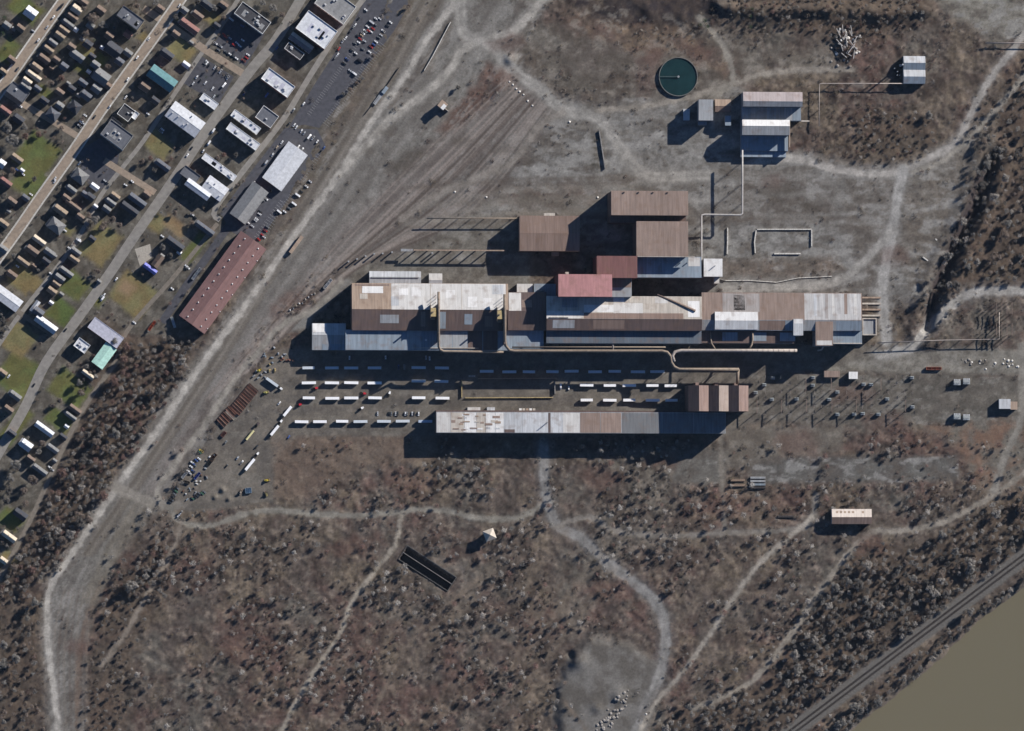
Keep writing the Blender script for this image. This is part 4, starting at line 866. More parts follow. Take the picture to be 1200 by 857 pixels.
r,N,S,lx,ly=mill('pump_shed','tiny blue-grey roofed hut beside the pump hall',850,136,856.5,147,10,'flat',BLU,wall=WGR)
a=gp(1059,98,8); b=gp(1084,66,8); lx,ly=b.x-a.x,b.y-a.y
r=thing('twin_gable_house','small twin-gabled metal building on the scrub by the pipe','building',((a.x+b.x)/2,(a.y+b.y)/2,0)); walls_part(r,lx,ly,8,WGR)
for i in range(2):
    y1=ly/2-i*ly/2; y0=y1-ly/2; ym=(y0+y1)/2; x=lx/2+.2
    MB().slab([(-x,ym,10.6),(x,ym,10.6),(x,y1,8),(-x,y1,8)],.2).build('roof_slope',GRL,r)
    MB().slab([(-x,y0,8),(x,y0,8),(x,ym,10.6),(-x,ym,10.6)],.2).build('roof_slope',BLU,r)
    for sx in (-1,1): MB().add([(sx*lx/2,y0,8),(sx*lx/2,y1,8),(sx*lx/2,ym,10.5)],[(0,1,2) if sx>0 else (1,0,2)]).build('gable_wall',WGR,r)
MB().tube([(-lx/2-3,5,-.2),(-lx/2-3,5,22)],.9,10).build('standpipe',GRL,r)
for i in range(5): MB().tube([(-lx/2-4-3*(i%3),-6+4*(i%4),0),(-lx/2-4-3*(i%3),-6+4*(i%4),5+3*(i%2))],.5,7).build('standpipe',GRL,r)
r,N,S,lx,ly=mill('cream_building','lone building with cream and brown pitched roof by dirt track',975,597,1021,614,9.5,'gable',met('cream_pale',(.55,.48,.42),.12),BR,2.4,rf=.45,wall=WGR,bays=5)
for i,c in enumerate((.1,.2,.3,.4,.5,.75)): panel(r,N,c,.5,c+.06,.75,TANM,.1)
# pyramid-roofed tower
p=gz(573,627); r=thing('pyramid_roof_tower','small square tower with pale pointed roof in the scrub','tower',(p.x,p.y,p.z),math.radians(20))
MB().rbox(0,0,-.4,8,8,9.4).build('wall',WGR,r); q=6.4
for k in range(4):
    a=math.pi/2*k; c=[(-q,-q),(q,-q)]; rot=lambda x,y:(x*math.cos(a)-y*math.sin(a),x*math.sin(a)+y*math.cos(a))
    (ax,ay),(bx,by)=rot(-q,-q),rot(q,-q); MB().slab([(ax,ay,8.8),(bx,by,8.8),(0,0,14)],.15).build('roof_slope',met('pale_tan',(.42,.37,.31),.15),r)
# twin-bay concrete bunker: high walls, floors painted near-black as shade
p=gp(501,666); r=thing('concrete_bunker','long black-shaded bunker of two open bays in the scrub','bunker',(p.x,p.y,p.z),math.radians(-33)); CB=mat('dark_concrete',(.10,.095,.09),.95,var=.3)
for y in (-9.5,0,9.5): MB().box(-34,34,y-.3,y+.3,-9,.9).build('bay_wall',CB if y else mat('bunker_wall_pale',(.2,.19,.18),.95),r)
for x in (-34.3,34.3): MB().box(x-.3,x+.3,-9.8,9.8,-9,.8).build('end_wall',CB,r)
MB().box(-34,34,-9.1,9.1,-6.8,-6.2).build('bay_floor',mat('shade_black_floor',(.03,.03,.03),.95),r)
# small tan trackside tower
p=gp(518,124); r=thing('signal_tower','small tan and white trackside tower with roof ladder','tower',(p.x,p.y,0),math.radians(-40)); MB().box(-4,4,-4,4,-.3,10).build('wall',TANM,r); MB().box(-4.5,4.5,-4.5,4.5,10,10.6).build('roof',TANM,r); MB().box(0,4.4,-4.4,2,10.6,11.2).build('roof_panel',WHB,r); MB().box(4.5,10,-1,-.3,0,5).build('ladder_arm',CRM,r)
# ------------------------------------------------------------------ ducts and pipe bridges
M_DUCT=mat('duct_steel',(.19,.15,.115),.7,var=.2,scale=.3); M_DUCTL=mat('duct_pale',(.33,.285,.25),.65,var=.18,scale=.3); M_STEEL=mat('rusty_steel',(.16,.12,.1),.85,var=.25); M_PIPEG=mat('pipe_grey',(.38,.36,.34),.7,var=.2)
M_YEL=mat('yellow_ochre',(.36,.28,.14),.8,var=.25)
def pipe(label,pts,r,m,name='duct',sup=24,fl=0,cat='pipe',z0=None):
    "pts: (map x, map y, height)"
    P=[gp(x,y,z) for x,y,z in pts]; t=thing(name,label,cat,(P[0].x,P[0].y,0)); o=Vector((P[0].x,P[0].y,0)); Q=[p-o for p in P]
    MB().tube(Q,r,12).build('pipe_run',m,t,True)
    L_=0
    for i in range(len(Q)-1):
        a,b=Q[i],Q[i+1]; d=(b-a).length
        if sup and abs((b-a).z)<d*.5:
            n=int(d/sup)
            for k in range(n):
                q=a+(b-a)*((k+.5)/n); mb=MB(); dd=(b-a).normalized(); nn=Vector((-dd.y,dd.x,0))
                for s in (-1,1): e=q+nn*s*r*.9; mb.tube([(e.x,e.y,-.2),(e.x,e.y,q.z-r*.3)],.25,6)
                mb.rbox(q.x,q.y,q.z-r-.4,.5,r*2.2,.4,math.atan2(dd.y,dd.x)); mb.build('support',M_STEEL,t)
        if fl and d>fl:
            n=int(d/fl)
            for k in range(n):
                q=a+(b-a)*((k+.5)/n); dd=(b-a).normalized()*.25; MB().tube([q-dd,q+dd],r*1.09,12).build('flange',m,t)
    return t
pipe('gas duct rising over the west hall then turning east',[(514,342,42),(514,360,42),(514,400,41),(514,406,30),(516,410,29),(520,412,28),(556,412.5,28),(590,412.5,28)],1.5,M_DUCT,fl=14)
pipe('long gas duct leaving the second roof collector along the yard',[(591.5,345,42),(591.5,362,42),(591.5,398,41),(592.5,405,31),(597,410.5,29),(603,411.5,28),(700,411.5,28),(776,411.5,28),(782,413,28),(786,418,28),(787,425,28),(790,430,28),(796,433,28),(866,433,30)],1.8,M_DUCT,fl=20)
pipe('pale ribbed duct running east along the mill',[(790,424,28),(788,417,28),(791,412.5,28),(798,411,28),(860,411,28),(934,411,28)],1.9,M_DUCTL,fl=6)
pipe('thin dark pipe running above the long gas duct',[(600,407,26),(700,407,26),(780,407,26)],.8,M_DUCT,fl=0)
pipe('pipe leading down into the sawtooth hall',[(865,433,28),(864.5,442,28),(864,450,26)],1.8,M_DUCT,sup=0)
pipe('short riser pipe from the central hall to the duct',[(718,387,24),(718,400,25),(718.5,410,27)],.9,M_DUCTL,sup=0)
pipe('brown riser with knee beside the roof monitor',[(833,387,24),(833,398,24),(834,403,25),(838,409,27)],.9,M_DUCT,sup=0)
pipe('brown riser with knee east of the roof monitor',[(882,387,24),(882,398,24),(881,404,25),(878,409,27)],1.1,M_DUCT,sup=0)
pipe('slim riser pipe between the two brown risers',[(809,395,22),(809,404,24),(806,410,27)],.6,M_DUCT,sup=0)
pipe('crooked white pipe at the brown block foot',[(958,411,22),(963,410,22),(965,406,24),(968,401,28)],.9,M_DUCTL,sup=0)
pipe('grey pipe bridge running north from the vent bay',[(822,326,22),(822,290,20),(822,254,19),(822.5,252,19),(826,251.5,19),(868,252,18),(870,250,18),(870,205,18),(870,176,18)],1.0,M_PIPEG,'pipe_bridge',fl=0,sup=20)
pipe('thin tan pipeline crossing scrub to the twin gables',[(960,148,7),(960,110,7),(960.5,98.5,7),(964,98,7),(1010,98,7),(1059,98,7)],.5,M_DUCTL,'pipeline',sup=22)
pipe('tan pipeline at the gravel lot corner',[(1155,50.5,5),(1200,50.5,5),(1260,50.5,5)],.6,M_DUCTL,'pipeline',sup=20)
pipe('elevated tan pipeline north of the concrete apron',[(500,256,9),(560,256,9),(609,256,9)],.6,M_DUCT,'pipeline',sup=14)
pipe('thin pipeline leaving the mill east end to the breakers',[(1028,402,8),(1100,399,8),(1171,397.5,8),(1171,366,8)],.5,M_DUCTL,'pipeline',sup=18)
pipe('slanted brown conveyor gallery over the central hall',[(770,346,32),(792,354.5,34),(815,364.5,36)],1.5,M_STEEL,'conveyor',sup=0,cat='conveyor')
# roof collectors where the ducts start
for x,y,lb in ((508,366,'ochre dust collector beside the first roof duct'),(586,369,'ochre dust collector beside the second roof duct')):
    p=gp(x,y,42); t=thing('dust_collector',lb,'machine',(p.x,p.y,0)); MB().box(-3,3,-5,5,24,42).build('hopper',M_YEL,t); MB().box(-2,2,-8.4,-5.2,24,38).build('bin',M_DUCT,t); MB().box(-3.4,-3.05,-7,9,28,42).build('ladder_frame',M_STEEL,t)
    for k in range(4): MB().tube([(3.3+k*.02,8+k*4,26),(3.3+k*.02,8+k*4,36)],.35,6).build('stack_pipe',M_STEEL,t)
    MB().box(5.2,6.4,-34,10,24,40).build('shadow_wall',M_STEEL,t); MB().tube([(-1,0,42),(-1,0,48)],1.,8).build('vent_stack',M_DUCT,t)  # unseen wall under the duct, added to cast shade over the roof
# crane runway north of the hall and its free columns
p=gp(538,293.5,12); t=thing('crane_runway','raised tan crane runway beam on the concrete apron','crane',(p.x,p.y,0)); MB().box(-53,53,-.7,.7,11,12.4).build('beam',TANM,t)
for k in range(8): MB().box(-50+k*14-.5,-50+k*14+.5,-.6,.6,-.1,11).build('column',M_STEEL,t)
MB().box(-68,-54,-1.4,1.4,9,10).build('platform',GR,t); MB().tube([(-60,0,0),(-60,0,9)],.5,8).build('column',M_STEEL,t)
for x,y in [(408,307),(418,304),(428,300.5),(438,298),(448,297.5),(459,296),(506,297)]:
    p=gp(x,y); mb=MB().rbox(0,0,-.1,1.3,1.3,6.5,.2); mb.rbox(0,0,6.4,1.8,1.8,.5,.2); tag(link('concrete_column',mb.mesh('concrete_column',GR),None,(p.x,p.y,0)),'free-standing grey column of the curved row by the apron','column','free columns by the apron')
# ------------------------------------------------------------------ round tank
p=gp(795,90,2.5); t=thing('round_tank','round clarifier tank full of dark teal water','tank',(p.x,p.y,0)); n=64
mb=MB(); ri,ro=22.2,23.
for k in range(n):
    a=2*math.pi*k/n; c,s=math.cos(a),math.sin(a); mb.v+=[(ro*c,ro*s,-.3),(ro*c,ro*s,2.5),(ri*c,ri*s,2.5),(ri*c,ri*s,.5)]
for k in range(n):
    j=(k+1)%n
    for q in range(3): mb.f.append((4*k+q,4*j+q,4*j+q+1,4*k+q+1)); mb.m.append(0)
mb.build('rim',mat('tank_concrete',(.13,.13,.12),.9),t)
MB().add([(22.3*math.cos(2*math.pi*k/n),22.3*math.sin(2*math.pi*k/n),1.6) for k in range(n)],[tuple(range(n))]).build('water',mat('tank_water',(.008,.026,.028),.25,var=.2,scale=.1,spec=.3),t)
MB().tube([(0,0,1.),(0,0,3.4)],1.3,10).build('centre_column',GR,t); MB().box(-22.5,0,-.35,.35,2.8,3.1).build('rake_bridge',mat('tank_bridge',(.06,.08,.08),.9),t)
# ------------------------------------------------------------------ walls, barriers, boulders
M_CONC=mat('pale_concrete_wall',(.5,.48,.44),.9,var=.2); M_CONCD=mat('grey_concrete_wall',(.2,.19,.18),.9,var=.25)
def wall(pts,label,h=1.6,wd=1.,m=None,name='concrete_wall',cat='wall',piece=0):
    P=[gp(x,y) for x,y in pts]; t=thing(name,label,cat,(P[0].x,P[0].y,0))
    for i in range(len(P)-1):
        a,b=P[i]-P[0],P[i+1]-P[0]; d=(b-a).length; an=math.atan2((b-a).y,(b-a).x); n=max(1,int(d/piece)) if piece else 1
        for k in range(n):
            c=a+(b-a)*((k+.5)/n); MB().rbox(c.x,c.y,-.2,d/n-(.25 if piece else 0),wd,h+.2,an+random.uniform(-.02,.02)).build('wall_block',m or M_CONC,t)
wall([(497,83),(507,66),(518,45),(528,26)],'long white concrete wall beside the northern track',2.2,.9,piece=6)
wall([(702,153),(705,172),(709,198)],'low grey retaining wall standing alone in gravel',2.4,1.2,M_CONCD,piece=8)
wall([(852.5,267),(852.5,282),(852,298)],'short white block wall by the pipe bridge',1.8,1.3,piece=5)
wall([(887,269),(951,269),(951,289)],'long white block wall round two sides of the empty pad',1.6,1.2,piece=5); wall([(886,270),(884,284),(885,297)],'crooked white block wall at the pad west side',1.8,1.3,piece=5); wall([(907,297.5),(938,297.5)],'white block wall closing the pad south side',1.6,1.5,piece=6)
wall([(850,329),(880,329),(910,331),(935,326),(975,324)],'broken line of white blocks along the curved drive',1.,.8,piece=4)
wall([(836,325),(850,329)],'leaning grey barrier by the white block',2,.8,M_CONCD)
wall([(1096,280),(1102,285)],'short pale concrete slab beside the trench',1.2,1.4); wall([(1081,301),(1089,307)],'pale broken slab near the trench bend',1.2,1.4)
rock=[]
for s in range(4):
    r_=random.Random(s); mb=MB(); vs_=[]; 
    for k in range(3):
        for j in range(6): a=math.pi*2*j/6; rr=(1,1.05,.6)[k]*r_.uniform(.75,1.15); vs_.append((rr*math.cos(a),rr*math.sin(a),(-.3,.35,.8)[k]*r_.uniform(.9,1.1)))
    fs=[(k*6+j,k*6+(j+1)%6,(k+1)*6+(j+1)%6,(k+1)*6+j) for k in range(2) for j in range(6)]+[tuple(12+j for j in range(6))]
    mb.add(vs_,fs); rock.append(mb)
WHR=mat('white_rock',(.62,.59,.54),.9,var=.2); GYR=mat('grey_rock',(.24,.22,.2),.95,var=.3)
rw=[b.mesh('boulder',WHR) for b in rock]; rg=[b.mesh('boulder',GYR) for b in rock]
def boulders(pts,label,group,ms,s0,s1):
    for x,y in pts:
        p=gz(x,y); me_=random.choice(ms); lb_=label.replace('COLOUR','white' if me_ in rw else 'grey'); o=link('boulder',me_,None,(p.x,p.y,p.z),random.random()*6); k=random.uniform(s0,s1); o.scale=(k,k,k*.9); tag(o,lb_,'boulder',lb_ if 'COLOUR' in label else group)
boulders([(597,96),(601,99.5),(605,104),(609,107.5),(613.5,111),(618.5,118.5),(624,124)],'white boulder in the line at the rail yard head','white boulders at the rail yard head',rw,1.,1.4)
boulders([(667.5,143),(700.5,231.5),(570,231),(533,225),(757,837)],'single white boulder lying alone on bare gravel','stray white boulders',rw,1.,1.5)
pts=[]
for k in range(45): a=random.random(); pts.append((700+35*a+random.uniform(-8,8),857-40*a+random.uniform(-12,12)))
boulders(pts,'grey slag boulder tipped on the southern slag ground','slag boulders on the southern heap',rg,1.,2.2)
pts=[(random.gauss(990,9),random.gauss(52,12)) for k in range(40)]
boulders(pts,'COLOUR rubble lump in the northern scrap heap','rubble of the northern scrap heap',[random.choice(rw+rg) for _ in range(6)],.9,2.)
# scrap beams on the northern heap
for k in range(16):
    x,y=random.gauss(990,9),random.gauss(54,12); p=gz(x,y); mb=MB(); a=random.gauss(1.9,.5); ln=random.uniform(6,14); mb.rbox(0,0,.4,ln,.8,.25,a); mb.rbox(0,0,.65,ln,.2,.7,a); mb.rbox(0,0,1.35,ln,.8,.25,a)
    tag(link('scrap_beam',mb.mesh('scrap_beam',M_PIPEG),None,(p.x,p.y,p.z+random.uniform(.5,1.6))),'pale steel beam lying across the northern scrap heap','beam','beams on the northern scrap heap')
# ------------------------------------------------------------------ rusty bars, racks and containers
RU=[mat('rust_a',(.20,.10,.07),.9,var=.25),mat('rust_b',(.145,.085,.065),.9,var=.25),mat('rust_c',(.24,.14,.10),.9,var=.25)]
def bar_mesh(ln,m):
    mb=MB().box(-ln/2,ln/2,-.95,.95,.6,1.5); mb.box(-ln/2,ln/2,-1.1,-.95,.6,2.); mb.box(-ln/2,ln/2,.95,1.1,.6,2.)
    for s in (-1,1): mb.box(s*ln*.35-.6,s*ln*.35+.6,-.9,.9,0,.6)
    return mb.mesh('rusty_beam',m)
bms=[bar_mesh(14.5,m) for m in RU]; bms2=[bar_mesh(13,m) for m in RU]
for k in range(11):
    x,y=275.5+k*2.15,481.5-k*2.7; p=gp(x,y); tag(link('rusty_beam',bms[k%3],None,(p.x,p.y,0),math.radians(-42+random.uniform(-2,2))),'rust-brown steel trough in the larger stack beside the yard','steel beam','rusty troughs in the larger stack')
for k in range(6):
    x,y=259+k*2.6,496-k*3.0; p=gp(x,y); tag(link('rusty_beam',bms2[(k+1)%3],None,(p.x,p.y,0),math.radians(-46+random.uniform(-2,2))),'rust-brown steel trough in the smaller stack beside the yard','steel beam','rusty troughs in the smaller stack')
p=gp(269.5,487); tag(link('steel_plate',bar_mesh(14,mat('pale_plate',(.45,.38,.3),.8)),None,(p.x,p.y,0),math.radians(-44)),'pale cream steel trough between the two rusty stacks','steel beam')
DRK=mat('dark_rack',(.045,.04,.04),.9,var=.3); OCH=mat('ochre_rack',(.22,.16,.12),.9,var=.2)
for i,(x0,x1,y,m,lb) in enumerate([(856,873,563,OCH,'upper ochre pipe rack of the western pair'),(856,873,569,OCH,'lower ochre pipe rack of the western pair'),(879,897,560,GR,'grey pipe rack at the top of the eastern four'),(879,897,564,GR,'second grey pipe rack of the eastern four'),(879,897,568,BLU,'third bluish pipe rack of the eastern four'),(879,897,571.5,DRK,'lowest dark pipe rack of the eastern four'),(911,930,605.5,DRK,'thin dark pipe rack alone in the scrub')]):
    p=gp((x0+x1)/2,y); ln=x1-x0; t=thing('pipe_rack',lb,'rack',(p.x,p.y,hz(p.x,p.y)))
    for k in range(4): MB().tube([(-ln/2,-.9+.6*k,1.6),(ln/2,-.9+.6*k,1.6)],.3,7).build('pipe',m,t)
    for k in range(4): MB().box(-ln/2+.5+k*(ln-1)/3-.3,-ln/2+.5+k*(ln-1)/3+.3,-1.5,1.5,-.6,1.2).build('rack_frame',M_STEEL,t)
# ------------------------------------------------------------------ vehicles
TY=mat('tyre',(.02,.02,.02),.95); 
def wheel_mesh(r,wd):
    mb=MB().tube([(0,-wd/2,0),(0,wd/2,0)],r,12); mb.tube([(0,-wd/2-.02,0),(0,wd/2+.02,0)],r*.5,8,1); return mb.mesh('wheel',[TY,GRL])
WM=wheel_mesh(.52,.7); 
def loc_ang(a): return a
box_me={}
def box_mesh(nm,col):
    if nm in box_me: return box_me[nm]
    m=mat('trailer_'+nm,col,.55,var=.07,scale=.4); mb=MB(); L_,W_=16.2,3.1
    mb.box(-L_/2,L_/2,-W_/2,W_/2,1.15,4.1)
    for k in range(7): x=-L_/2+.1+k*(L_-.2)/6; mb.box(x-.05,x+.05,-W_/2-.03,W_/2+.03,1.2,4.13)
    box_me[nm]=mb.mesh('cargo_box',m); return box_me[nm]
mb=MB().box(-7.4,7.4,-.5,-.3,.85,1.13); mb.box(-7.4,7.4,.3,.5,.85,1.13); mb.box(-7.,-3.,-.9,.9,.6,.84); CH=mb.mesh('chassis',DRK)
mb=MB().box(3.8,4.,-.9,-.7,0,1.13); mb.box(3.8,4.,.7,.9,0,1.13); mb.box(3.7,4.1,-1,1,.0,.08); LG=mb.mesh('landing_gear',DRK)
def trailer(px,py,ang,col,label,group):
    p=gp(px,py,4.1); t=thing('box_trailer',label,'trailer',(p.x,p.y,0),ang,group)
    link('cargo_box',box_mesh(*col),t); link('chassis',CH,t); link('landing_gear',LG,t)
    for x in (-6.2,-4.9):
        for y in (-.95,.95): link('wheel',WM,t,(x,y,.52))
    t.scale=(random.choice((.88,.97,1.,1.,1.02)),1,random.uniform(.96,1.03))
    return t
TW=('white',(.78,.78,.78)); TG=('pale_grey',(.5,.54,.57)); TSHADE=('bluish',(.40,.46,.55))  # bluish and most pale grey boxes: shade over white painted in
def row(xs,y,col,label,dy=0):
    for x in xs: trailer(x,y+random.uniform(-.4,.4),random.choice((0,math.pi))+random.uniform(-.02,.02),col,label,label)
row([361.6,389,411.7,439,490.7,518],431,TG,'box trailer in the row closest to the west mill hall')
row([490.7,517.3],447,TG,'box trailer in the shaded pair below the hall row')
row([362,389,411.7,439],449,TW,'white box trailer in the short second row of the west yard')
row([362,389.5,411.7,439.5,490.7,518.6],466.5,TW,'white box trailer in the third row of the west yard')
row([353.5,375,401],494,TW,'white box trailer in the row bordering the scrub')
row([422.5,450,472],494,TG,'pale grey box trailer in the row bordering the scrub')
row([498.5],493.5,TSHADE,'box trailer tinted blue as shade, parked against the long shed end')
row([570.5,597,620,647.5,670,697.5,720.5,747.7,770.5],435.5,TG,'box trailer in the east yard row beneath the gas duct')
row([687.6,714.7,737.5,764.6,786],451.8,TW,'white box trailer in the middle row of the east yard')
row([687.6,714.7,737.5,765,787],469,TW,'white box trailer in the east yard row nearest the long shed')
AU=math.radians(51)
def tractor_mesh(nm,col):
    m=mat('cab_'+nm,col,.45,var=.05,spec=.4); mb=MB().box(-3.2,.6,-.45,.45,.7,1.,1); mb.box(.4,2.4,-1.2,1.2,.9,3.3); mb.box(2.4,3.6,-1.,1.,.9,2.2); mb.box(2.39,2.46,-1.05,1.05,2.2,3.1,2); mb.box(.2,.9,-1.2,1.2,3.3,3.9)
    for x in (-2.6,-1.4,2.8):
        for y in (-1.05,1.05): mb.tube([(x,y-.28,.5),(x,y+.28,.5)],.5,10,1)
    return mb.mesh('truck_tractor',[m,TY,M_GLASS])
def tractor(px,py,a,nm,col,label,group=None):
    p=gp(px,py,2); tag(link('truck_tractor',tractor_mesh(nm,col),None,(p.x,p.y,0),a),label,'truck',group)
trailer(337,482,AU,TW,'white box trailer angled beside the red tractor at the yard mouth',None)
trailer(322,504.5,AU,TW,'white box trailer angled behind a cab in the open yard',None); tractor(328.5,495,AU,'white',(.7,.7,.7),'white truck tractor coupled to the angled trailer in the open yard')
trailer(293,544.5,AU,TW,'white box trailer pulled by a white cab on the yard south drive',None); tractor(301,533,AU,'white',(.7,.7,.7),'white truck tractor on the yard south drive')
tractor(350,474.5,.2,'red',(.4,.02,.03),'red truck tractor at the yard mouth'); tractor(369,455,.1,'red',(.4,.02,.03),'red truck tractor between the second and third trailer rows'); tractor(425.5,461,-.1,'red',(.4,.02,.03),'red truck tractor near the fourth trailer of the third row')
tractor(456,462,1.2,'white',(.7,.7,.7),'white truck tractor alone in the middle of the west yard'); tractor(423,479,.5,'white',(.7,.7,.7),'white truck tractor nearest the bordering row')
trailer(319,448,-.62,TG,'short white trailer turned across the yard entrance',None); tractor(328,454.5,-.62,'white',(.7,.7,.7),'white truck tractor at the yard entrance')
# tanker trailer, yellowish
p=gp(293,510,3); t=thing('tank_trailer','pale yellow tank trailer alone in the open yard','trailer',(p.x,p.y,0),AU); MB().tube([(-7,0,2.4),(-6.8,0,2.4),(6.8,0,2.4),(7,0,2.4)],1.35,14).build('tank',mat('pale_yellow',(.55,.5,.26),.5),t,False); link('chassis',CH,t)
for x in (-6.2,-4.9):
    for y in (-.95,.95): link('wheel',WM,t,(x,y,.52))
tractor(301.5,498,AU,'dark',(.08,.06,.06),'dark truck tractor at the tank trailer front')
# cars: one mesh per body type and paint
def loft(mb,secs,mi):
    n=len(secs[0][1]); o=[]
    for x,pr in secs: o.append([(x,y,z) for y,z in pr])
    vs_=[q for s in o for q in s]; fs=[]
    for i in range(len(o)-1):
        for k in range(n-1): fs.append((i*n+k,i*n+k+1,(i+1)*n+k+1,(i+1)*n+k))
    fs.append(tuple(range(n))[::-1]); fs.append(tuple((len(o)-1)*n+k for k in range(n))); mb.add(vs_,[f[::-1] for f in fs],mi)
def prof(wd,z0,z1,t=.9): return [(-wd/2,z0),(-wd/2,(z0+z1)/2),(-wd/2*t,z1),(wd/2*t,z1),(wd/2,(z0+z1)/2),(wd/2,z0)]
PAINT={'white':(.72,.72,.72),'silver':(.42,.43,.45),'grey':(.14,.145,.15),'black':(.02,.02,.022),'red':(.35,.025,.02),'blue':(.04,.08,.25),'tan':(.35,.28,.2),'green':(.05,.12,.07),'yellow':(.55,.4,.05)}
cmesh={}
def car_mesh(col,kind):
    if (col,kind) in cmesh: return cmesh[col,kind]
    m=mat('paint_'+col,PAINT[col],.3,var=.03,spec=.5); mb=MB(); L_={'sedan':4.7,'suv':4.8,'pickup':5.6,'van':6.6}[kind]; h=L_/2; W=1.85 if kind!='van' else 2.1
    if kind=='van': loft(mb,[(-h,prof(W,.4,2.5,.94)),(h*.45,prof(W,.4,2.5,.94)),(h*.7,prof(W,.4,1.5,.96)),(h,prof(W,.4,1.1,.9))],0); loft(mb,[(h*.46,prof(W*.9,1.5,2.45)),(h*.68,prof(W*.9,1.4,1.54))],1)
    else:
        loft(mb,[(-h,prof(W,.35,.85,.9)),(-h*.9,prof(W,.3,.98)),(h*.5,prof(W,.3,.98)),(h*.93,prof(W,.3,.82)),(h,prof(W*.9,.35,.65))],0)
        b0,b1={'sedan':(-.72,.42),'suv':(-.95,.38),'pickup':(-.15,.45)}[kind]; zt=1.45 if kind=='sedan' else 1.75
        loft(mb,[(h*b0,prof(W*.86,.95,1.0)),(h*(b0+.2),prof(W*.82,.95,zt-.05,.85)),(h*(b1-.3),prof(W*.82,.95,zt-.05,.85)),(h*b1,prof(W*.86,.95,1.0))],1)
        mb.box(h*(b0+.2),h*(b1-.3),-W*.35,W*.35,zt-.06,zt,0)
        if kind=='pickup': mb.box(-h*.92,-h*.2,-W*.4,W*.4,.985,1.0,3); mb.box(-h*.97,-h*.18,-W/2,-W*.42,.9,1.15); mb.box(-h*.97,-h*.18,W*.42,W/2,.9,1.15)
    for x in (-h*.62,h*.62):
        for y in (-W/2+.1,W/2-.1): mb.tube([(x,y-.12,.34),(x,y+.12,.34)],.34,8,2)
    cmesh[col,kind]=mb.mesh('car',[m,M_GLASS,TY,DRK]); return cmesh[col,kind]
crnd=random.Random(21)
def car(px,py,where,col=None,kind=None,a=None):
    col=col or crnd.choices(['white','silver','grey','black','red','blue','tan'],[36,22,14,12,7,5,4])[0]; kind=kind or crnd.choices(['sedan','suv','pickup','van'],[45,35,15,5])[0]
    p=gp(px,py); a=(VDIR if a is None else a)+crnd.choice((0,math.pi))+crnd.uniform(-.06,.06)
    lab='%s %s %s'%(col,{'sedan':'sedan','suv':'high-roofed car','pickup':'pickup truck','van':'van'}[kind],where)
    tag(link({'sedan':'parked_car','suv':'parked_car','pickup':'pickup_truck','van':'parked_van'}[kind],car_mesh(col,kind),None,(p.x,p.y,hz(p.x,p.y)+.09),a),lab,{'pickup':'pickup','van':'van'}.get(kind,'car'),lab)
def cars(ox,oy,pts,where,a=None,sc=5.91):
    for q in pts: car(ox+q[0]/sc,oy+q[1]/sc,where,*(q[2:3]),a=a)
W1='parked in the striped lot by the rail corridor'
cars(400,0,[(240,130,'white'),(265,130,'white'),(210,155),(180,185,'white'),(165,215,'white'),(140,245,'tan'),(120,295,'white'),(160,285,'silver'),(205,220,'white'),(235,170),(340,155,'white'),(290,215,'white'),(275,245,'silver'),(240,290,'white'),(205,325,'red'),(195,360,'white'),(100,370,'white'),(40,410),(90,510,'white'),(60,490,'silver'),(170,70),(220,200,'red'),(115,250,'black'),(95,300,'grey'),(70,350,'black'),(320,180,'black'),(150,340,'grey'),(20,440,'black'),(130,420,'black'),(190,215,'red'),(150,230,'white'),(260,260,'grey'),(225,310,'blue'),(130,270,'red')],W1)
cars(400,0,[(95,175,'white'),(60,220,'black'),(25,110,'white'),(15,130,'white'),(30,265,'white'),(10,285,'white'),(20,150,'grey'),(120,130,'black'),(80,195,'grey')],'parked along the lane beside the striped lot',UDIR)
W2='in the car park below the black roofed block'
cars(200,0,[(420,135,'silver'),(495,180,'blue'),(500,280,'white'),(380,255,'red'),(410,265,'silver'),(435,310,'red'),(460,300,'white'),(480,320,'white'),(345,320,'silver'),(310,300,'white'),(410,375,'white'),(455,405,'white'),(535,380,'white'),(525,400,'red'),(370,240,'red'),(430,390,'black'),(385,360,'grey'),(505,420,'red'),(330,345,'grey'),(560,310,'black')],W2)
cars(200,0,[(250,440,'white'),(240,430,'silver'),(305,470,'white'),(325,480,'tan'),(345,495,'white'),(395,540,'silver'),(180,535,'white'),(240,575,'white'),(290,615,'white'),(155,580,'silver'),(300,670,'silver'),(370,590,'white'),(265,455,'black'),(388,525,'grey'),(205,560,'black')],'in the small car park across the brick street',UDIR)
cars(200,0,[(100,450,'white'),(115,458,'white')],'parked on the grass by the brick cross street')
cars(200,0,[(60,40,'white'),(735,335,'blue'),(510,650,'blue'),(1165,340,'red'),(1155,380,'white'),(920,720,'white'),(665,660,'blue'),(850,765,'silver'),(1140,400,'grey')],'beside the lane among the shops',UDIR)
W3='in the lot round the big white roofed shop'
cars(200,140,[(855,40,'white'),(870,55,'white'),(905,80,'white'),(925,95,'silver'),(960,120,'white'),(985,130,'white'),(1015,155,'white'),(1060,200,'blue'),(820,30,'black'),(770,160,'white'),(735,195,'tan'),(705,245,'white'),(885,190,'white'),(910,210,'white'),(575,445,'white'),(1045,215,'black')],W3,UDIR)
cars(200,140,[(660,550,'white'),(640,560,'grey'),(620,640,'black'),(595,690,'white'),(585,700,'silver'),(565,740,'silver'),(535,715,'white'),(505,705,'white'),(790,640,'white'),(730,650,'black'),(940,465,'white'),(965,430,'silver'),(820,615,'grey'),(610,830,'red'),(635,800,'red'),(655,770,'red'),(670,745,'grey'),(645,815,'silver'),(615,655,'white'),(905,500,'black')],W3)
for x,y in ((855,585),(880,525),(752,640)): car(200+x/5.91,140+y/5.91,'in the rail side bays of the white shop lot','white','van')
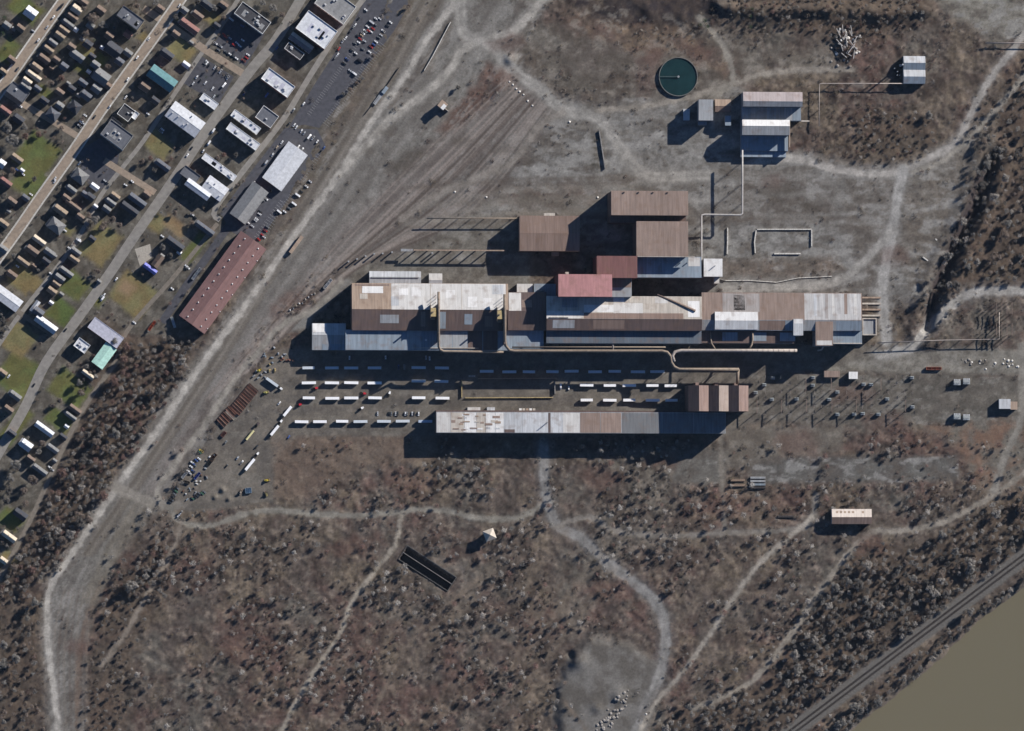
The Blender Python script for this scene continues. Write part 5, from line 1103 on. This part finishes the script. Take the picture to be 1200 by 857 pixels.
car(200+660/5.91,140+300/5.91,'beside the big white roofed shop','silver','van',UDIR)
W4='parked at the kerb of the grey main street'
cars(200,140,[(265,165,'white'),(225,220,'white'),(115,250,'white'),(145,200,'black'),(295,80,'white'),(130,375,'blue')],W4,UDIR); cars(200,140,[(150,660,'white'),(120,665,'black'),(170,680,'black')],'at the white shops near the lane corner')
W5='parked on the tan streets'
cars(0,0,[(370,120,'white'),(325,190,'silver'),(265,280,'white'),(950,400,'white'),(1030,270,'white'),(885,550,'white'),(870,675,'white'),(760,740,'white'),(430,40,'black'),(120,480,'grey'),(655,810,'black')],W5,UDIR)
cars(0,0,[(1025,790,'white'),(590,800,'white'),(565,840,'white'),(575,855,'silver'),(140,735,'white'),(230,215,'silver')],'near the slate roofed corner block')
cars(0,140,[(560,20,'white'),(550,45,'silver'),(725,425,'silver'),(740,440,'black'),(870,455,'white'),(915,430,'white'),(1125,70,'white'),(1115,85,'silver'),(545,830,'white'),(450,770,'white'),(1125,810,'white')],'on drives beside the alley'); cars(0,140,[(550,305,'white'),(380,430,'white'),(380,410,'silver')],W5,UDIR)
cars(0,140,[(118,350,'blue'),(160,380,'white'),(215,520,'white')],'on the grass west of the tan streets')
cars(0,280,[(720,390,'white'),(710,415,'white'),(700,400,'grey'),(805,280,'white'),(455,630,'black')],W4,UDIR); cars(0,280,[(930,580,'white'),(480,65,'white'),(350,240,'white'),(120,190,'white'),(545,10,'white'),(480,85,'grey')],'on a back yard drive near the alley')
cars(200,280,[(110,190,'white'),(118,200,'white'),(105,205,'black'),(10,345,'white')],'beside the long red roofed hall')
cars(0,420,[(235,185,'black'),(60,125,'white')],W4,UDIR); cars(0,420,[(345,755,'white'),(360,770,'silver')],'at the end house above the wooded strip')
W6='in the row of cars beside the long shed'
for x,c in zip([442.5,456,458.5,463.5,466,475,477,483,485,490.5],['silver','black','grey','silver','black','white','grey','silver','black','white']): car(x,485,W6,c,a=math.pi/2)
W7='parked loose in the open truck yard'
cars(180,410,[(870,370,'white'),(715,670,'black'),(580,750,'silver'),(610,780,'white'),(500,640,'grey'),(505,805,'black'),(935,605,'blue')],W7,AU); cars(330,410,[(1025,60,'white'),(1000,55,'silver'),(810,120,'blue'),(850,120,'grey'),(720,55,'white'),(470,55,'white')],'against the mill hall lean-to in shade',math.pi/2)
for x,y,c in [(657,453,'white'),(666.5,455,'white')]: car(x,y,'by the walled pit in the east yard',c,'van' if x<660 else None,math.pi/2)
W8='in the junk row on the yard west edge'
cars(180,520,[(320,60,'green'),(315,105,'white'),(295,115,'blue'),(275,140,'blue'),(285,150,'grey'),(260,160,'white'),(240,190,'white'),(275,190,'blue'),(250,205,'silver'),(265,130,'white'),(330,50,'yellow')],W8)
cars(180,520,[(165,310,'grey'),(155,330,'green'),(145,350,'grey'),(135,368,'black'),(125,388,'grey'),(112,405,'black'),(270,380,'green'),(288,370,'black'),(303,360,'black'),(318,345,'grey'),(335,345,'green'),(350,335,'grey')],'in the line of dull vehicles at the yard gate'); cars(180,520,[(180,490,'white'),(170,500,'silver'),(190,478,'grey')],'beside the track at the yard gate',AU)
# skips, machines, railcars, containers
def skip(px,py,a,rgb,nm,label,ln=6.,wd=2.4,h=2.2,group=None,nmn='skip_container',cat='container'):
    p=gz(px,py); mb=MB(); m=mat('skip_'+nm,rgb,.7,var=.2)
    mb.rbox(0,0,.2,ln,wd,.2); 
    for s in (-1,1): mb.box(-ln/2,ln/2,s*wd/2-.1,s*wd/2+.1,.2,h); mb.box(s*ln/2-.1,s*ln/2+.1,-wd/2+.1,wd/2-.1,.2,h)
    for k in range(4): x=-ln/2+.6+k*(ln-1.2)/3; mb.box(x-.08,x+.08,-wd/2-.2,wd/2+.2,.2,h-.2)
    tag(link(nmn,mb.mesh(nmn,m),None,(p.x,p.y,p.z),a),label,cat,group)
skip(216,557,AU,(.5,.5,.5),'pale','pale open skip at the low end of the junk row',9,3.); skip(231,558,AU,(.07,.1,.3),'blue','blue open skip inside the junk row',10,2.6)
skip(219,565,-.3,(.12,.1,.08),'brown','brown open skip nearest the yard gate',7,2.6); skip(250,536,AU,(.12,.07,.05),'rust','rust-brown open skip with dark load',10,4.); skip(246,542,AU,(.05,.05,.05),'black','black open skip beside the rust-brown one',8,4.)
skip(262,509,AU,(.2,.1,.08),'red','red-brown open skip below the rusty stacks',7,4.); skip(291,575,.1,(.25,.35,.45),'lightblue','light blue open skip in the yard corner',7,6.)
skip(1094,432,0,(.33,.13,.08),'orange','orange-red open wagon on the concrete strip road',18,3.2,3.,nmn='open_wagon',cat='wagon'); skip(178,382,UDIR,(.42,.12,.06),'orange2','orange-red trailer at the gravel lane',13,3.,2.6)
skip(203,378,math.radians(-72),(.6,.62,.62),'white','white long trailer below the red roofed hall',13,2.8,3.,nmn='flat_trailer',cat='trailer'); skip(230,321,UDIR,(.4,.42,.44),'grey','grey long trailer beside the red roofed hall',16,2.8,3.,nmn='flat_trailer',cat='trailer')
skip(384,333,AU,(.55,.55,.55),'whitec','white container at the bend of the gravel drive',14,3.,2.8)
for k in range(9):
    p=gp(340+k*3.6,365-k*2.6+random.uniform(-1.5,1.5)); mb=MB().rbox(0,0,-.05,2.2,1.5,1.2,.3,0,.8); mb.rbox(.3,0,1.1,.8,.8,.7,.5); tag(link('machine_part',mb.mesh('machine_part',[WHB,GR,CRM][k%3]),None,(p.x,p.y,0),random.random()*3),'pale machine part in the row along the gravel drive','machinery','machine parts along the gravel drive')
# rail cars by the corridor
for i,(x,y,c,lb) in enumerate([(347,287,TANM,'tan flat-topped railcar standing on the haul road'),(451,106,BLU,'bluish boxcar on the long siding'),(443,116,GR,'grey low wagon behind the bluish boxcar')]):
    p=gp(x,y); t=thing('railcar',lb,'railcar',(p.x,p.y,0),UDIR); ln=[24,9,16][i]; MB().box(-ln/2,ln/2,-2,2,1.1,[4.2,3.6,2.][i]).build('body',c,t); MB().box(-ln/2-.4,ln/2+.4,-.5,.5,.7,1.1).build('underframe',DRK,t)
    for s in (-1,1):
        MB().tube([(s*ln*.36,-.9,.45),(s*ln*.36,.9,.45)],.45,8).build('wheelset',DRK,t)
P_=[gp(x,y) for x,y in ((468,79),(449,107),(428,134))]; t=thing('conveyor_fence','low dark fence along the old siding','fence',(P_[0].x,P_[0].y,0))
for i in range(2):
    a,b=P_[i]-P_[0],P_[i+1]-P_[0]; n=10
    for k in range(n):
        c=a+(b-a)*((k+.5)/n); MB().rbox(c.x,c.y,-.1,(b-a).length/n-.15,.4,2.2,math.atan2((b-a).y,(b-a).x)).build('fence_panel',DRK,t)
# yellow loaders
def loader(px,py,a,rgb,nm,label):
    p=gp(px,py); t=thing('wheel_loader',label,'loader',(p.x,p.y,0),a); m=mat('loader_'+nm,rgb,.5); MB().box(-3,.6,-1.2,1.2,.9,2.1).build('body',m,t); MB().box(-.8,.6,-.9,.9,2.1,3.3).build('cab',M_GLASS,t); MB().box(-.9,.7,-1,1,3.3,3.45).build('cab_roof',m,t)
    for y in (-.8,.8): MB().tube([(.5,y,1.6),(2.8,y,.8)],.18,6).build('arm',m,t)
    MB().add([(2.8,-1.5,.1),(2.8,1.5,.1),(2.6,1.5,1.3),(2.6,-1.5,1.3),(4.,-1.5,.15),(4.,1.5,.15)],[(0,1,2,3),(0,4,5,1),(0,3,4),(1,5,2)]).build('bucket',M_STEEL,t)
    for x in (-2,1.2):
        for y in (-1.3,1.3): MB().tube([(x,y-.3,.8),(x,y+.3,.8)],.8,10).build('wheel',TY,t)
loader(304,434,.6,(.5,.38,.05),'y','yellow wheel loader at the shadow edge above the yard'); loader(312,460,.3,(.45,.4,.12),'y2','dull yellow wheel loader beside the rusty stack'); loader(313,563,.2,(.5,.4,.05),'y','yellow wheel loader in the yard south corner'); loader(312,579,2.,(.2,.17,.08),'d','muddy dark loader by the scrub edge'); loader(282,577,1.,(.3,.25,.2),'b','brown loader beside the light blue skip')
for k in range(26):
    q=[(303,438),(312,420),(326,412),(318,432),(336,420)][k%5]; p=gp(q[0]+random.uniform(-7,9),q[1]+random.uniform(-6,6)); mb=MB().rbox(0,0,-.05,random.uniform(2,4),1.8,random.uniform(.8,2),.3,0,.85); mb.rbox(.4,0,.6,1.,1.2,1.4,.5)
    tag(link('machine_part',mb.mesh('machine_part',[GR,BLU,GRL,M_YEL,RU[0]][k%5]),None,(p.x,p.y,0),random.random()*3),'%s machine piece dumped in the shaded yard corner by the west bay'%['grey','blue-grey','pale grey','ochre','rusty'][k%5],'machinery','%s machine pieces in the shaded corner'%['grey','blue-grey','pale grey','ochre','rusty'][k%5])
for k in range(22):
    t_=random.random(); p=gp(205+42*t_+random.uniform(0,16),585-62*t_+random.uniform(0,10)); mb=MB().rbox(0,0,-.05,random.uniform(1.5,3.5),random.uniform(1.2,2),random.uniform(.6,1.6),.3,0,.9); mb.rbox(.2,0,.5,.9,.9,.9,.5)
    tag(link('scrap_pallet',mb.mesh('scrap_pallet',[GR,WHB,RU[1],BLU,M_STEEL][k%5]),None,(p.x,p.y,0),random.random()*3),'%s scrap bundle near the junk row'%['grey','white','rusty','blue-grey','brown'][k%5],'scrap','%s scrap bundles near the junk row'%['grey','white','rusty','blue-grey','brown'][k%5])
# walled pit of the yard
wall([(541,446),(541,466)],'ochre west wall of the long walled pit',2.2,1.,M_YEL); wall([(545,466.5),(648,466)],'ochre south wall of the long walled pit',2.,.8,M_YEL,piece=10); wall([(560,444),(652,443.5)],'tan north wall of the long walled pit',6.,.8,TANM,piece=9); wall([(650,447),(650,462)],'dark east wall of the long walled pit',3,1.,M_CONCD)
p=gp(553,441); t=thing('pump_skid','pale pump skid at the walled pit corner','machine',(p.x,p.y,0)); MB().box(-4,4,-1.2,1.2,-.1,.5).build('base',GR,t)
for k in range(4): MB().tube([(-3+k*2,0,.5),(-3+k*2,0,2.6)],.7,8).build('pump',CRM,t)
p=gp(617,480); t=thing('loading_dock','pale dock canopy row at the shed north side','canopy',(p.x,p.y,0))
for k in range(5): MB().box(-9+k*4,-6+k*4,-1.2,1.2,3.6,4).build('canopy',[WHB,CRM,TANM][k%3],t); 
for k in range(6): MB().tube([(-9+k*3.8,-.9,-.1),(-9+k*3.8,-.9,3.6)],.15,6).build('post',M_STEEL,t)
# ------------------------------------------------------------------ substation
M_PORC=mat('porcelain',(.34,.33,.32),.4,var=.2); M_TRF=mat('transformer_grey',(.27,.29,.29),.6,var=.15)
mb=MB().box(-2.2,2.2,-1.4,1.4,.3,3.4); mb.box(-2.6,2.6,-1.8,1.8,-.1,.3)
for k in range(6): mb.box(-2.+k*.75,-1.75+k*.75,-2.,2.,.7,3.)
for k in range(3): mb.tube([(-1.3+k*1.3,0,3.4),(-1.3+k*1.3,0,5.2)],.22,7,1)
mb.tube([(-2,1,4.),(2,1,4.)],.5,8); TRF=mb.mesh('transformer',[M_TRF,M_PORC])
mb=MB()
for s in (-1,1): mb.tube([(s*1.2,0,-.1),(s*1.2,0,4.)],.14,6)
mb.box(-1.8,1.8,-.2,.2,4.,4.3)
for k in range(3): mb.tube([(-1.4+k*1.4,0,4.3),(-1.4+k*1.4,0,6.2)],.2,7,1)
BRK=mb.mesh('circuit_breaker',[M_STEEL,M_PORC])
mb=MB()
for s in (-1,1):
    for d in (-.5,.5): mb.tube([(s*7+d,-.5,-.1),(s*7,0,13)],.14,5); mb.tube([(s*7+d,.5,-.1),(s*7,0,13)],.14,5)
mb.box(-7.4,7.4,-.35,.35,11.4,12.1)
for k in range(3): mb.tube([(-4+k*4,0,11.4),(-4+k*4,0,10)],.18,6,1)
GAN=mb.mesh('gantry',[M_STEEL,M_PORC])
sr=random.Random(5)
for ri in range(6):
    for ci in range(21):
        if sr.random()<.2: continue
        x=886+ci*9.6+sr.uniform(-1,1); y=442.5+ri*8.6+sr.uniform(-.8,.8)
        if y<446 and 960<x<1010: continue
        p=gp(x,y); rn=['first','second','third','fourth','fifth','sixth'][ri]; kd=sr.random()
        if ri in (1,4) and ci%3==0: tag(link('gantry',GAN,None,(p.x,p.y,0),math.pi/2),'lattice gantry with crossbeam in the %s substation row from the strip road'%rn,'gantry','substation gantries row %d'%(ri+1))
        elif kd<.3: tag(link('transformer',TRF,None,(p.x,p.y,0),0),'grey finned transformer in the %s substation row from the strip road'%rn,'transformer','substation transformers row %d'%(ri+1))
        else: tag(link('circuit_breaker',BRK,None,(p.x,p.y,0),0 if ri%2 else math.pi/2),'post-mounted breaker in the %s substation row from the strip road'%rn,'breaker','substation breakers row %d'%(ri+1))
for x,y in [(1153,360),(1153,365.5),(1153,386),(1153,391)]:
    p=gp(x,y); tag(link('circuit_breaker',BRK,None,(p.x,p.y,0),0),'post-mounted breaker on the fenced plot by the curving road','breaker','breakers by the curving road')
for x in (1166,1172,1178,1184):
    for y in (362,387): p=gp(x,y); tag(link('gantry',GAN,None,(p.x,p.y,0),math.pi/2),'lattice gantry on the fenced plot by the curving road','gantry','gantries by the curving road')
def smallb(x0,y0,x1,y1,h,m,lb,name='control_hut'): mill(name,lb,x0,y0,x1,y1,h,'flat',m,wall=WGR)
smallb(966,435,984,442,5,BRL,'pinkish flat control hut at the substation north edge'); smallb(995,436,1005,444,6,WHB,'white flat control hut at the substation north edge'); smallb(1171,468,1184,479,7,GRL,'pale grey hut beside the tan hut at the substation east end'); smallb(1184.5,471,1192,480,6,TANM,'tan hut at the substation east end')
for x,y,lb in [(1121,449,'upper'),(1132,448,'upper'),(1121,489,'lower'),(1132,490,'lower')]:
    p=gp(x,y); t=thing('large_transformer','big transformer bank with pale radiators, %s pair east of the substation'%lb,'transformer',(p.x,p.y,0),0,'large transformers %s pair'%lb); MB().box(-4,4,-2.6,2.6,-.1,5).build('tank',M_TRF,t)
    for k in range(4): MB().box(-3.6+k*2.,-2.3+k*2.,2.7,4.4,.8,4.6).build('radiator',GRL,t)
    for k in range(3): MB().tube([(-2.4+k*2.4,0,5),(-2.4+k*2.4,0,7.6)],.35,8).build('bushing',M_PORC,t)
boulders([(sr.uniform(1120,1195),sr.uniform(421,434)) for _ in range(26)],'COLOUR concrete lump strewn on the strip road end','concrete lumps at the strip road end',rw+rg,.8,1.6)
# utility poles
mb=MB().tube([(0,0,-.5),(0,0,11)],.18,7,0,.12); mb.box(-1.3,1.3,-.08,.08,9.8,10.); POLE=mb.mesh('utility_pole',mat('pole_wood',(.12,.09,.07),.95))
for x,y in [(20,88),(52,42),(30,262),(66,212),(104,160),(140,108),(178,56),(60,430),(104,374),(142,318),(176,268),(214,214),(258,152),(300,92),(340,40),(340,150),(310,192),(278,236)]:
    p=gp(x,y); tag(link('utility_pole',POLE,None,(p.x,p.y,0),UDIR),'wooden utility pole at a neighbourhood street edge','pole','utility poles along the streets')

# ------------------------------------------------------------------ vegetation
FOL=twig_mat('twigs')
def tri_cloud(centers,dirs,lens,wid,rng):
    "thin twig triangles: base point, direction, length, width"
    n=len(centers); r=rng.normal(size=(n,3)); side=np.cross(dirs,r); side/=np.linalg.norm(side,axis=1,keepdims=True)+1e-9
    a=centers-side*wid[:,None]/2; b=centers+side*wid[:,None]/2; c=centers+dirs*lens[:,None]
    V=np.stack([a,b,c],1).reshape(-1,3); F=np.arange(3*n).reshape(-1,3); return V,F
def facets(P,N,size,rng):
    "small twig-mass facets facing roughly outward"
    n=len(P); t=np.cross(N,rng.normal(size=(n,3))); t/=np.linalg.norm(t,axis=1,keepdims=True)+1e-9; u=np.cross(N,t); s_=size[:,None]
    V=np.stack([P-t*s_-u*s_*.5,P+t*s_-u*s_*.5,P+u*s_*1.1+t*s_*.2],1).reshape(-1,3); return V,np.arange(3*n).reshape(-1,3)
BARK=mat('bark',(.11,.09,.075),.95,var=.2)
def make_tree(seed,R,Hh,nt,col,ever=False):
    rng=np.random.default_rng(seed); r_=random.Random(seed); mb=MB()
    mb.tube([(0,0,-1.5),(0,0,Hh*.3),(r_.uniform(-.3,.3),r_.uniform(-.3,.3),Hh*.55)],.22,6,0,.12)
    tips=[]
    nl=9 if not ever else 5
    for k in range(nl):
        a=2*math.pi*k/nl+r_.uniform(-.3,.3); el=r_.uniform(.25,1.2); z0=Hh*r_.uniform(.28,.5); d=Vector((math.cos(a)*math.cos(el),math.sin(a)*math.cos(el),math.sin(el))); ln=R*r_.uniform(.65,.95)
        s=Vector((0,0,z0)); e=s+d*ln; e.z=min(e.z,Hh*.95); mid=(s+e)/2+Vector((0,0,.3)); mb.tube([s,mid,e],.11,4,0,.03,False); tips.append((s,e))
    c=rng.normal(size=(nt,3)); c/=np.linalg.norm(c,axis=1,keepdims=True); rad=rng.random(nt)**.4
    lob=1+.22*np.sin(np.arctan2(c[:,1],c[:,0])*3+seed)+.15*np.sin(np.arctan2(c[:,1],c[:,0])*5+seed*2)
    P=np.empty((nt,3))
    if ever:
        zz=rng.random(nt); P[:,2]=Hh*(.12+.88*zz); rr=R*(1-zz)**.8*(.4+.6*rng.random(nt)); an=rng.random(nt)*6.283; P[:,0]=rr*np.cos(an); P[:,1]=rr*np.sin(an)
        D=np.stack([np.cos(an),np.sin(an),-.35*np.ones(nt)],1)
    else:
        # cluster twigs round the limb ends so the crown has clumps and gaps
        cl=[e for s,e in tips]+[s+(e-s)*.55 for s,e in tips]+[Vector((r_.uniform(-.55,.55)*R,r_.uniform(-.55,.55)*R,Hh*r_.uniform(.6,.9))) for _ in range(9)]
        cl=np.array([tuple(q) for q in cl]); pick=rng.integers(0,len(cl),nt); g=rng.normal(size=(nt,3)); g/=np.linalg.norm(g,axis=1,keepdims=True)
        P=cl[pick]+g*(rng.random(nt)**.35)[:,None]*R*rng.uniform(.24,.38,len(cl))[pick][:,None]
        P[:,2]=np.clip(P[:,2],Hh*.25,Hh*1.02)
        D=g+.5*(P-np.array([0,0,Hh*.35]))/R+rng.normal(size=(nt,3))*.45
    D/=np.linalg.norm(D,axis=1,keepdims=True)
    if ever: V,F=tri_cloud(P,D,rng.uniform(.5,1.25,nt)*R*.26,rng.uniform(.2,.38,nt)*R*.35,rng)
    else: V,F=facets(P,D,rng.uniform(.10,.2,nt)*R,rng)
    cc=np.repeat(np.array(col)[None]*rng.uniform(.7,1.35,(nt,1)),3,0)
    return mb.mesh('trunk',BARK), np_mesh('crown',V,F,cc,FOL), (V,F,cc)
kinds={'grey':(.235,.222,.206),'brown':(.22,.18,.155),'dark':(.14,.13,.122),'pale':(.33,.305,.28),'red':(.195,.13,.113)}
TM={}
for i,(k,c) in enumerate(kinds.items()):
    for j in range(2): TM[k,j]=make_tree(100+i*7+j,3.6,7.0,640,c)
for j in range(2): TM['evergreen',j]=make_tree(300+j,2.6,9,420,(.035,.06,.03),True)
TW_={'grey':'grey twiggy','brown':'brown twiggy','dark':'dark branched','pale':'pale grey','red':'red-brown','evergreen':'dark green conical'}
def tree(px,py,k,s,where,group):
    p=gz(px,py); lab='%s%s %s tree %s'%('large ' if s>1.45 else 'small ' if s<1.2 else '',TW_[k],'evergreen' if k=='evergreen' else 'bare',where)
    t=thing('evergreen_tree' if k=='evergreen' else 'bare_tree',lab,'tree',(p.x,p.y,p.z),random.random()*6.28,lab); t.scale=(s,s,s*random.uniform(.85,1.1))
    tr,cr,_=TM[k,random.randrange(2)]; link('trunk',tr,t); link('crown',cr,t)
ntree=0
# neighbourhood trees placed one by one
for x,y,k,s in [(108,22,'brown',2.2),(120,30,'grey',1.6),(100,40,'brown',1.4),(98,10,'brown',1.2),(14,165,'grey',2.4),(8,150,'grey',2.0),(28,150,'grey',1.5),(30,160,'red',1.3),(45,158,'red',1.2),(5,22,'evergreen',1.6),(3,40,'evergreen',1.7),(6,58,'evergreen',1.4),(112,258,'grey',1.8),(120,266,'brown',1.7),(104,254,'brown',1.3),(132,258,'brown',1.4),(18,545,'grey',2.0),(12,560,'grey',1.8),(38,562,'brown',2.0),(28,575,'brown',1.5),(8,588,'dark',1.6),(10,575,'dark',1.6),(30,590,'brown',1.3),(250,10,'grey',1.4),(262,22,'brown',1.2),(320,10,'grey',1.6),(330,18,'brown',1.2),(308,4,'grey',1.2),(205,20,'dark',1.3),(212,10,'dark',1.2),(68,60,'evergreen',.9),(72,92,'red',1.2),(60,98,'brown',1.2),(82,118,'evergreen',1.0),(110,48,'evergreen',1.0),(90,72,'brown',1.),(126,78,'brown',1.1),(166,190,'brown',1.2),(176,186,'red',1.),(180,200,'dark',1.2),(255,186,'brown',1.2),(262,182,'red',1.),(276,182,'dark',1.),(115,318,'brown',1.),(110,325,'dark',1.1),(80,428,'brown',1.),(50,520,'brown',1.4),(45,530,'grey',1.2),(40,210,'dark',1.),(25,245,'evergreen',1.),(15,200,'brown',1.3),(4,230,'dark',1.4),(70,470,'brown',1.1),(60,480,'evergreen',.7),(62,476,'brown',1.),(8,320,'brown',1.1),(16,300,'grey',1.1),(140,265,'brown',1.2),(205,250,'brown',1.),(225,262,'brown',1.),(190,290,'grey',1.3),(200,300,'dark',1.2),(72,150,'brown',1.),(160,8,'brown',1.3),(182,4,'grey',1.2),(232,2,'dark',1.2),(330,28,'evergreen',.7),(96,140,'brown',.9),(3,375,'dark',1.2),(8,385,'grey',1.2),(2,395,'dark',1.),(410,105,'brown',.9),(425,92,'grey',.8),(437,66,'brown',.9),(478,8,'brown',.9),(418,98,'brown',.8),(402,110,'grey',.8)]:
    tree(x,y,k,s,'in the neighbourhood yards',None); ntree+=1
# evergreen clump north of the tank
for x,y,s in [(825,25,1.4),(820,30,1.2),(828,32,1.3),(878,20,1.2),(878,32,1.4),(880,12,1.2),(536,103,.9)]: tree(x,y,'evergreen' if x>600 else 'dark',s,'on the northern scrub',None); ntree+=1
# wooded areas: biggest trees as individuals, the rest as one mass per wood
woodzones=[('in the wood between lane and haul road',0,70,['brown','grey','dark','pale','red'],(0,400,250,700)),('in the wood above the riverside railway',1,75,['grey','dark','grey','pale','brown'],(760,560,1215,860)),('in the wood east of the trench',2,30,['brown','grey','dark','pale'],(1080,60,1215,360)),('on the river bank below the railway',3,28,['grey','dark','pale'],(940,660,1215,860)),('west of the haul road bend',4,12,['brown','grey','dark'],(-10,690,60,860))]
wr=np.random.default_rng(9)
restV=[];restF=[];restC=[];off=0
def bake(px,py,k,s,br_=1.):
    global off
    p=gz(px,py); V,F,cc=TM[k,int(wr.integers(0,2))][2]; keep=slice(0,3*260); a=wr.random()*6.28; ca,sa=math.cos(a),math.sin(a); v=V[keep]
    v=np.stack([v[:,0]*ca-v[:,1]*sa,v[:,0]*sa+v[:,1]*ca,v[:,2]],1)*s+np.array([p.x,p.y,p.z]); restV.append(v); restF.append(np.arange(len(v)).reshape(-1,3)+off); restC.append(np.clip(cc[keep]*wr.uniform(.75,1.2)*br_,0,.6)); off+=len(v)
def mapat(A,px,py):
    p=gp(px,py); i=int(round((p.x-gx[0])/STEP)); j=int(round((p.y-gy[0])/STEP))
    return float(A[j,i]) if 0<=i<NX and 0<=j<NY else 0.
DENS=fbm(PX,PY,40,90,4,.6)
def scatter(n,box,A,minsep,seed):
    r=np.random.default_rng(seed); out=[]; grid={}
    for _ in range(n*30):
        x=r.uniform(box[0],box[2]); y=r.uniform(box[1],box[3])
        if r.random()>mapat(A,x,y): continue
        g=(int(x//minsep),int(y//minsep))
        if any(math.hypot(x-q[0],y-q[1])<minsep for dx in (-1,0,1) for dy in (-1,0,1) for q in grid.get((g[0]+dx,g[1]+dy),())): continue
        grid.setdefault(g,[]).append((x,y)); out.append((x,y))
        if len(out)>=n: break
    return out
for wh,zi,n,ks,bx in woodzones:
    for i,(x,y) in enumerate(scatter(n*6,bx,WOOD,5.4,50+zi)):
        k=ks[int(wr.integers(0,len(ks)))]
        if i<n and ntree<300: tree(x,y,k,float(wr.choice((.95,1.1,1.25,1.4,1.6,1.85))),wh,None); ntree+=1
        else: bake(x,y,k,float(wr.uniform(.75,1.25)))
for i,(x,y) in enumerate(scatter(170,(840,-10,1110,190),WOOD,5,77)): bake(x,y,['brown','grey','dark','pale','red'][i%5],float(wr.uniform(.5,.95)))
for i,(x,y) in enumerate(scatter(90,(80,620,230,860),WOOD,5,78)): bake(x,y,['brown','grey','pale','dark'][i%4],float(wr.uniform(.6,1.)))
for i,(x,y) in enumerate(scatter(900,(110,515,1200,860),SCRUB*np.clip((DENS-.44)*5,0,1)*(1-np.clip(WOOD*3,0,1)),6,79)): bake(x,y,['brown','pale','grey','dark','pale','red','grey'][i%7],float(wr.choice((.5,.65,.8,1.0,1.25))),1.35)
HM=((CLS==CNAMES.index('residential_ground'))).astype(np.float32)
for S_,wd in ((S1,9),(S2,9),(S3,9)):
    dd=np.full(PX.shape,1e9)
    for i in range(len(S_)-1): dd=np.minimum(dd,segdist(PX,PY,S_[i],S_[i+1]))
    HM*=(dd>wd)
for i,(x,y) in enumerate(scatter(330,(0,0,290,680),HM*(fbm(PX,PY,30,95,2)>.42),5,80)): bake(x,y,['brown','dark','grey','evergreen','brown','red'][i%6],float(wr.uniform(.35,.8)))
o=link('thicket',np_mesh('thicket',np.vstack(restV),np.vstack(restF),np.vstack(restC),FOL)); o['kind']='stuff'; tag(o,'dense bare thicket of twiggy small trees filling the woods','thicket')
# low scrub: thousands of knee- to shoulder-high bushes
ok=np.argwhere(wr.random(SCRUB.shape)<np.clip(SCRUB,0,1)*np.clip(DENS*3.0-1.0,.05,1)*.075)
ok=ok[(PX[ok[:,0],ok[:,1]]>-15)&(PX[ok[:,0],ok[:,1]]<1215)&(PY[ok[:,0],ok[:,1]]>-15)&(PY[ok[:,0],ok[:,1]]<872)]
nb=len(ok); print('bushes',nb,'trees',ntree,'thicket tris',off//3)
cx=WX[ok[:,0],ok[:,1]]+wr.uniform(-1,1,nb); cy=WY[ok[:,0],ok[:,1]]+wr.uniform(-1,1,nb); cz=Z[ok[:,0],ok[:,1]]
pal=np.array([(.135,.115,.1),(.10,.085,.075),(.165,.142,.12),(.115,.08,.07),(.19,.175,.16),(.075,.066,.06),(.145,.12,.09)])
bc=1.45*pal[wr.integers(0,len(pal),nb)]*wr.uniform(.75,1.25,(nb,1)); br=np.clip(wr.lognormal(.62,.42,nb),.9,4.2)
K=26; n=nb*K
d=wr.normal(size=(n,3)); d[:,2]=np.abs(d[:,2]); d/=np.linalg.norm(d,axis=1,keepdims=True)
R_=np.repeat(br,K); P=d*(wr.random(n)**.35*R_)[:,None]; P[:,2]*=.9
P+=np.stack([np.repeat(cx,K),np.repeat(cy,K),np.repeat(cz,K)-.1],1)
D=d+wr.normal(size=(n,3))*.4; D/=np.linalg.norm(D,axis=1,keepdims=True)
V,F=facets(P,D,wr.uniform(.18,.36,n)*R_,wr)
o=link('scrub',np_mesh('scrub',V,F,np.repeat(np.repeat(bc,K,0)*wr.uniform(.75,1.3,(n,1)),3,0),FOL)); o['kind']='stuff'; tag(o,'low brown leafless scrub spread over the waste ground','scrub')

# ------------------------------------------------------------------ the air between the ground and the high camera
hb=6150.; mb=MB().box(-hb,hb,-hb,hb,-12,CAMH+60); hm=bpy.data.materials.new('haze'); hm.use_nodes=True; hn=hm.node_tree.nodes; hn.remove(hn['Principled BSDF'])
pv=hn.new('ShaderNodeVolumePrincipled'); pv.inputs['Color'].default_value=(.62,.78,1.,1); pv.inputs['Density'].default_value=1.7e-6; pv.inputs['Anisotropy'].default_value=0.
hm.node_tree.links.new(pv.outputs[0],hn['Material Output'].inputs['Volume'])
o=mb.build('haze',hm); o['kind']='stuff'; tag(o,'thin pale air over the whole site','haze')
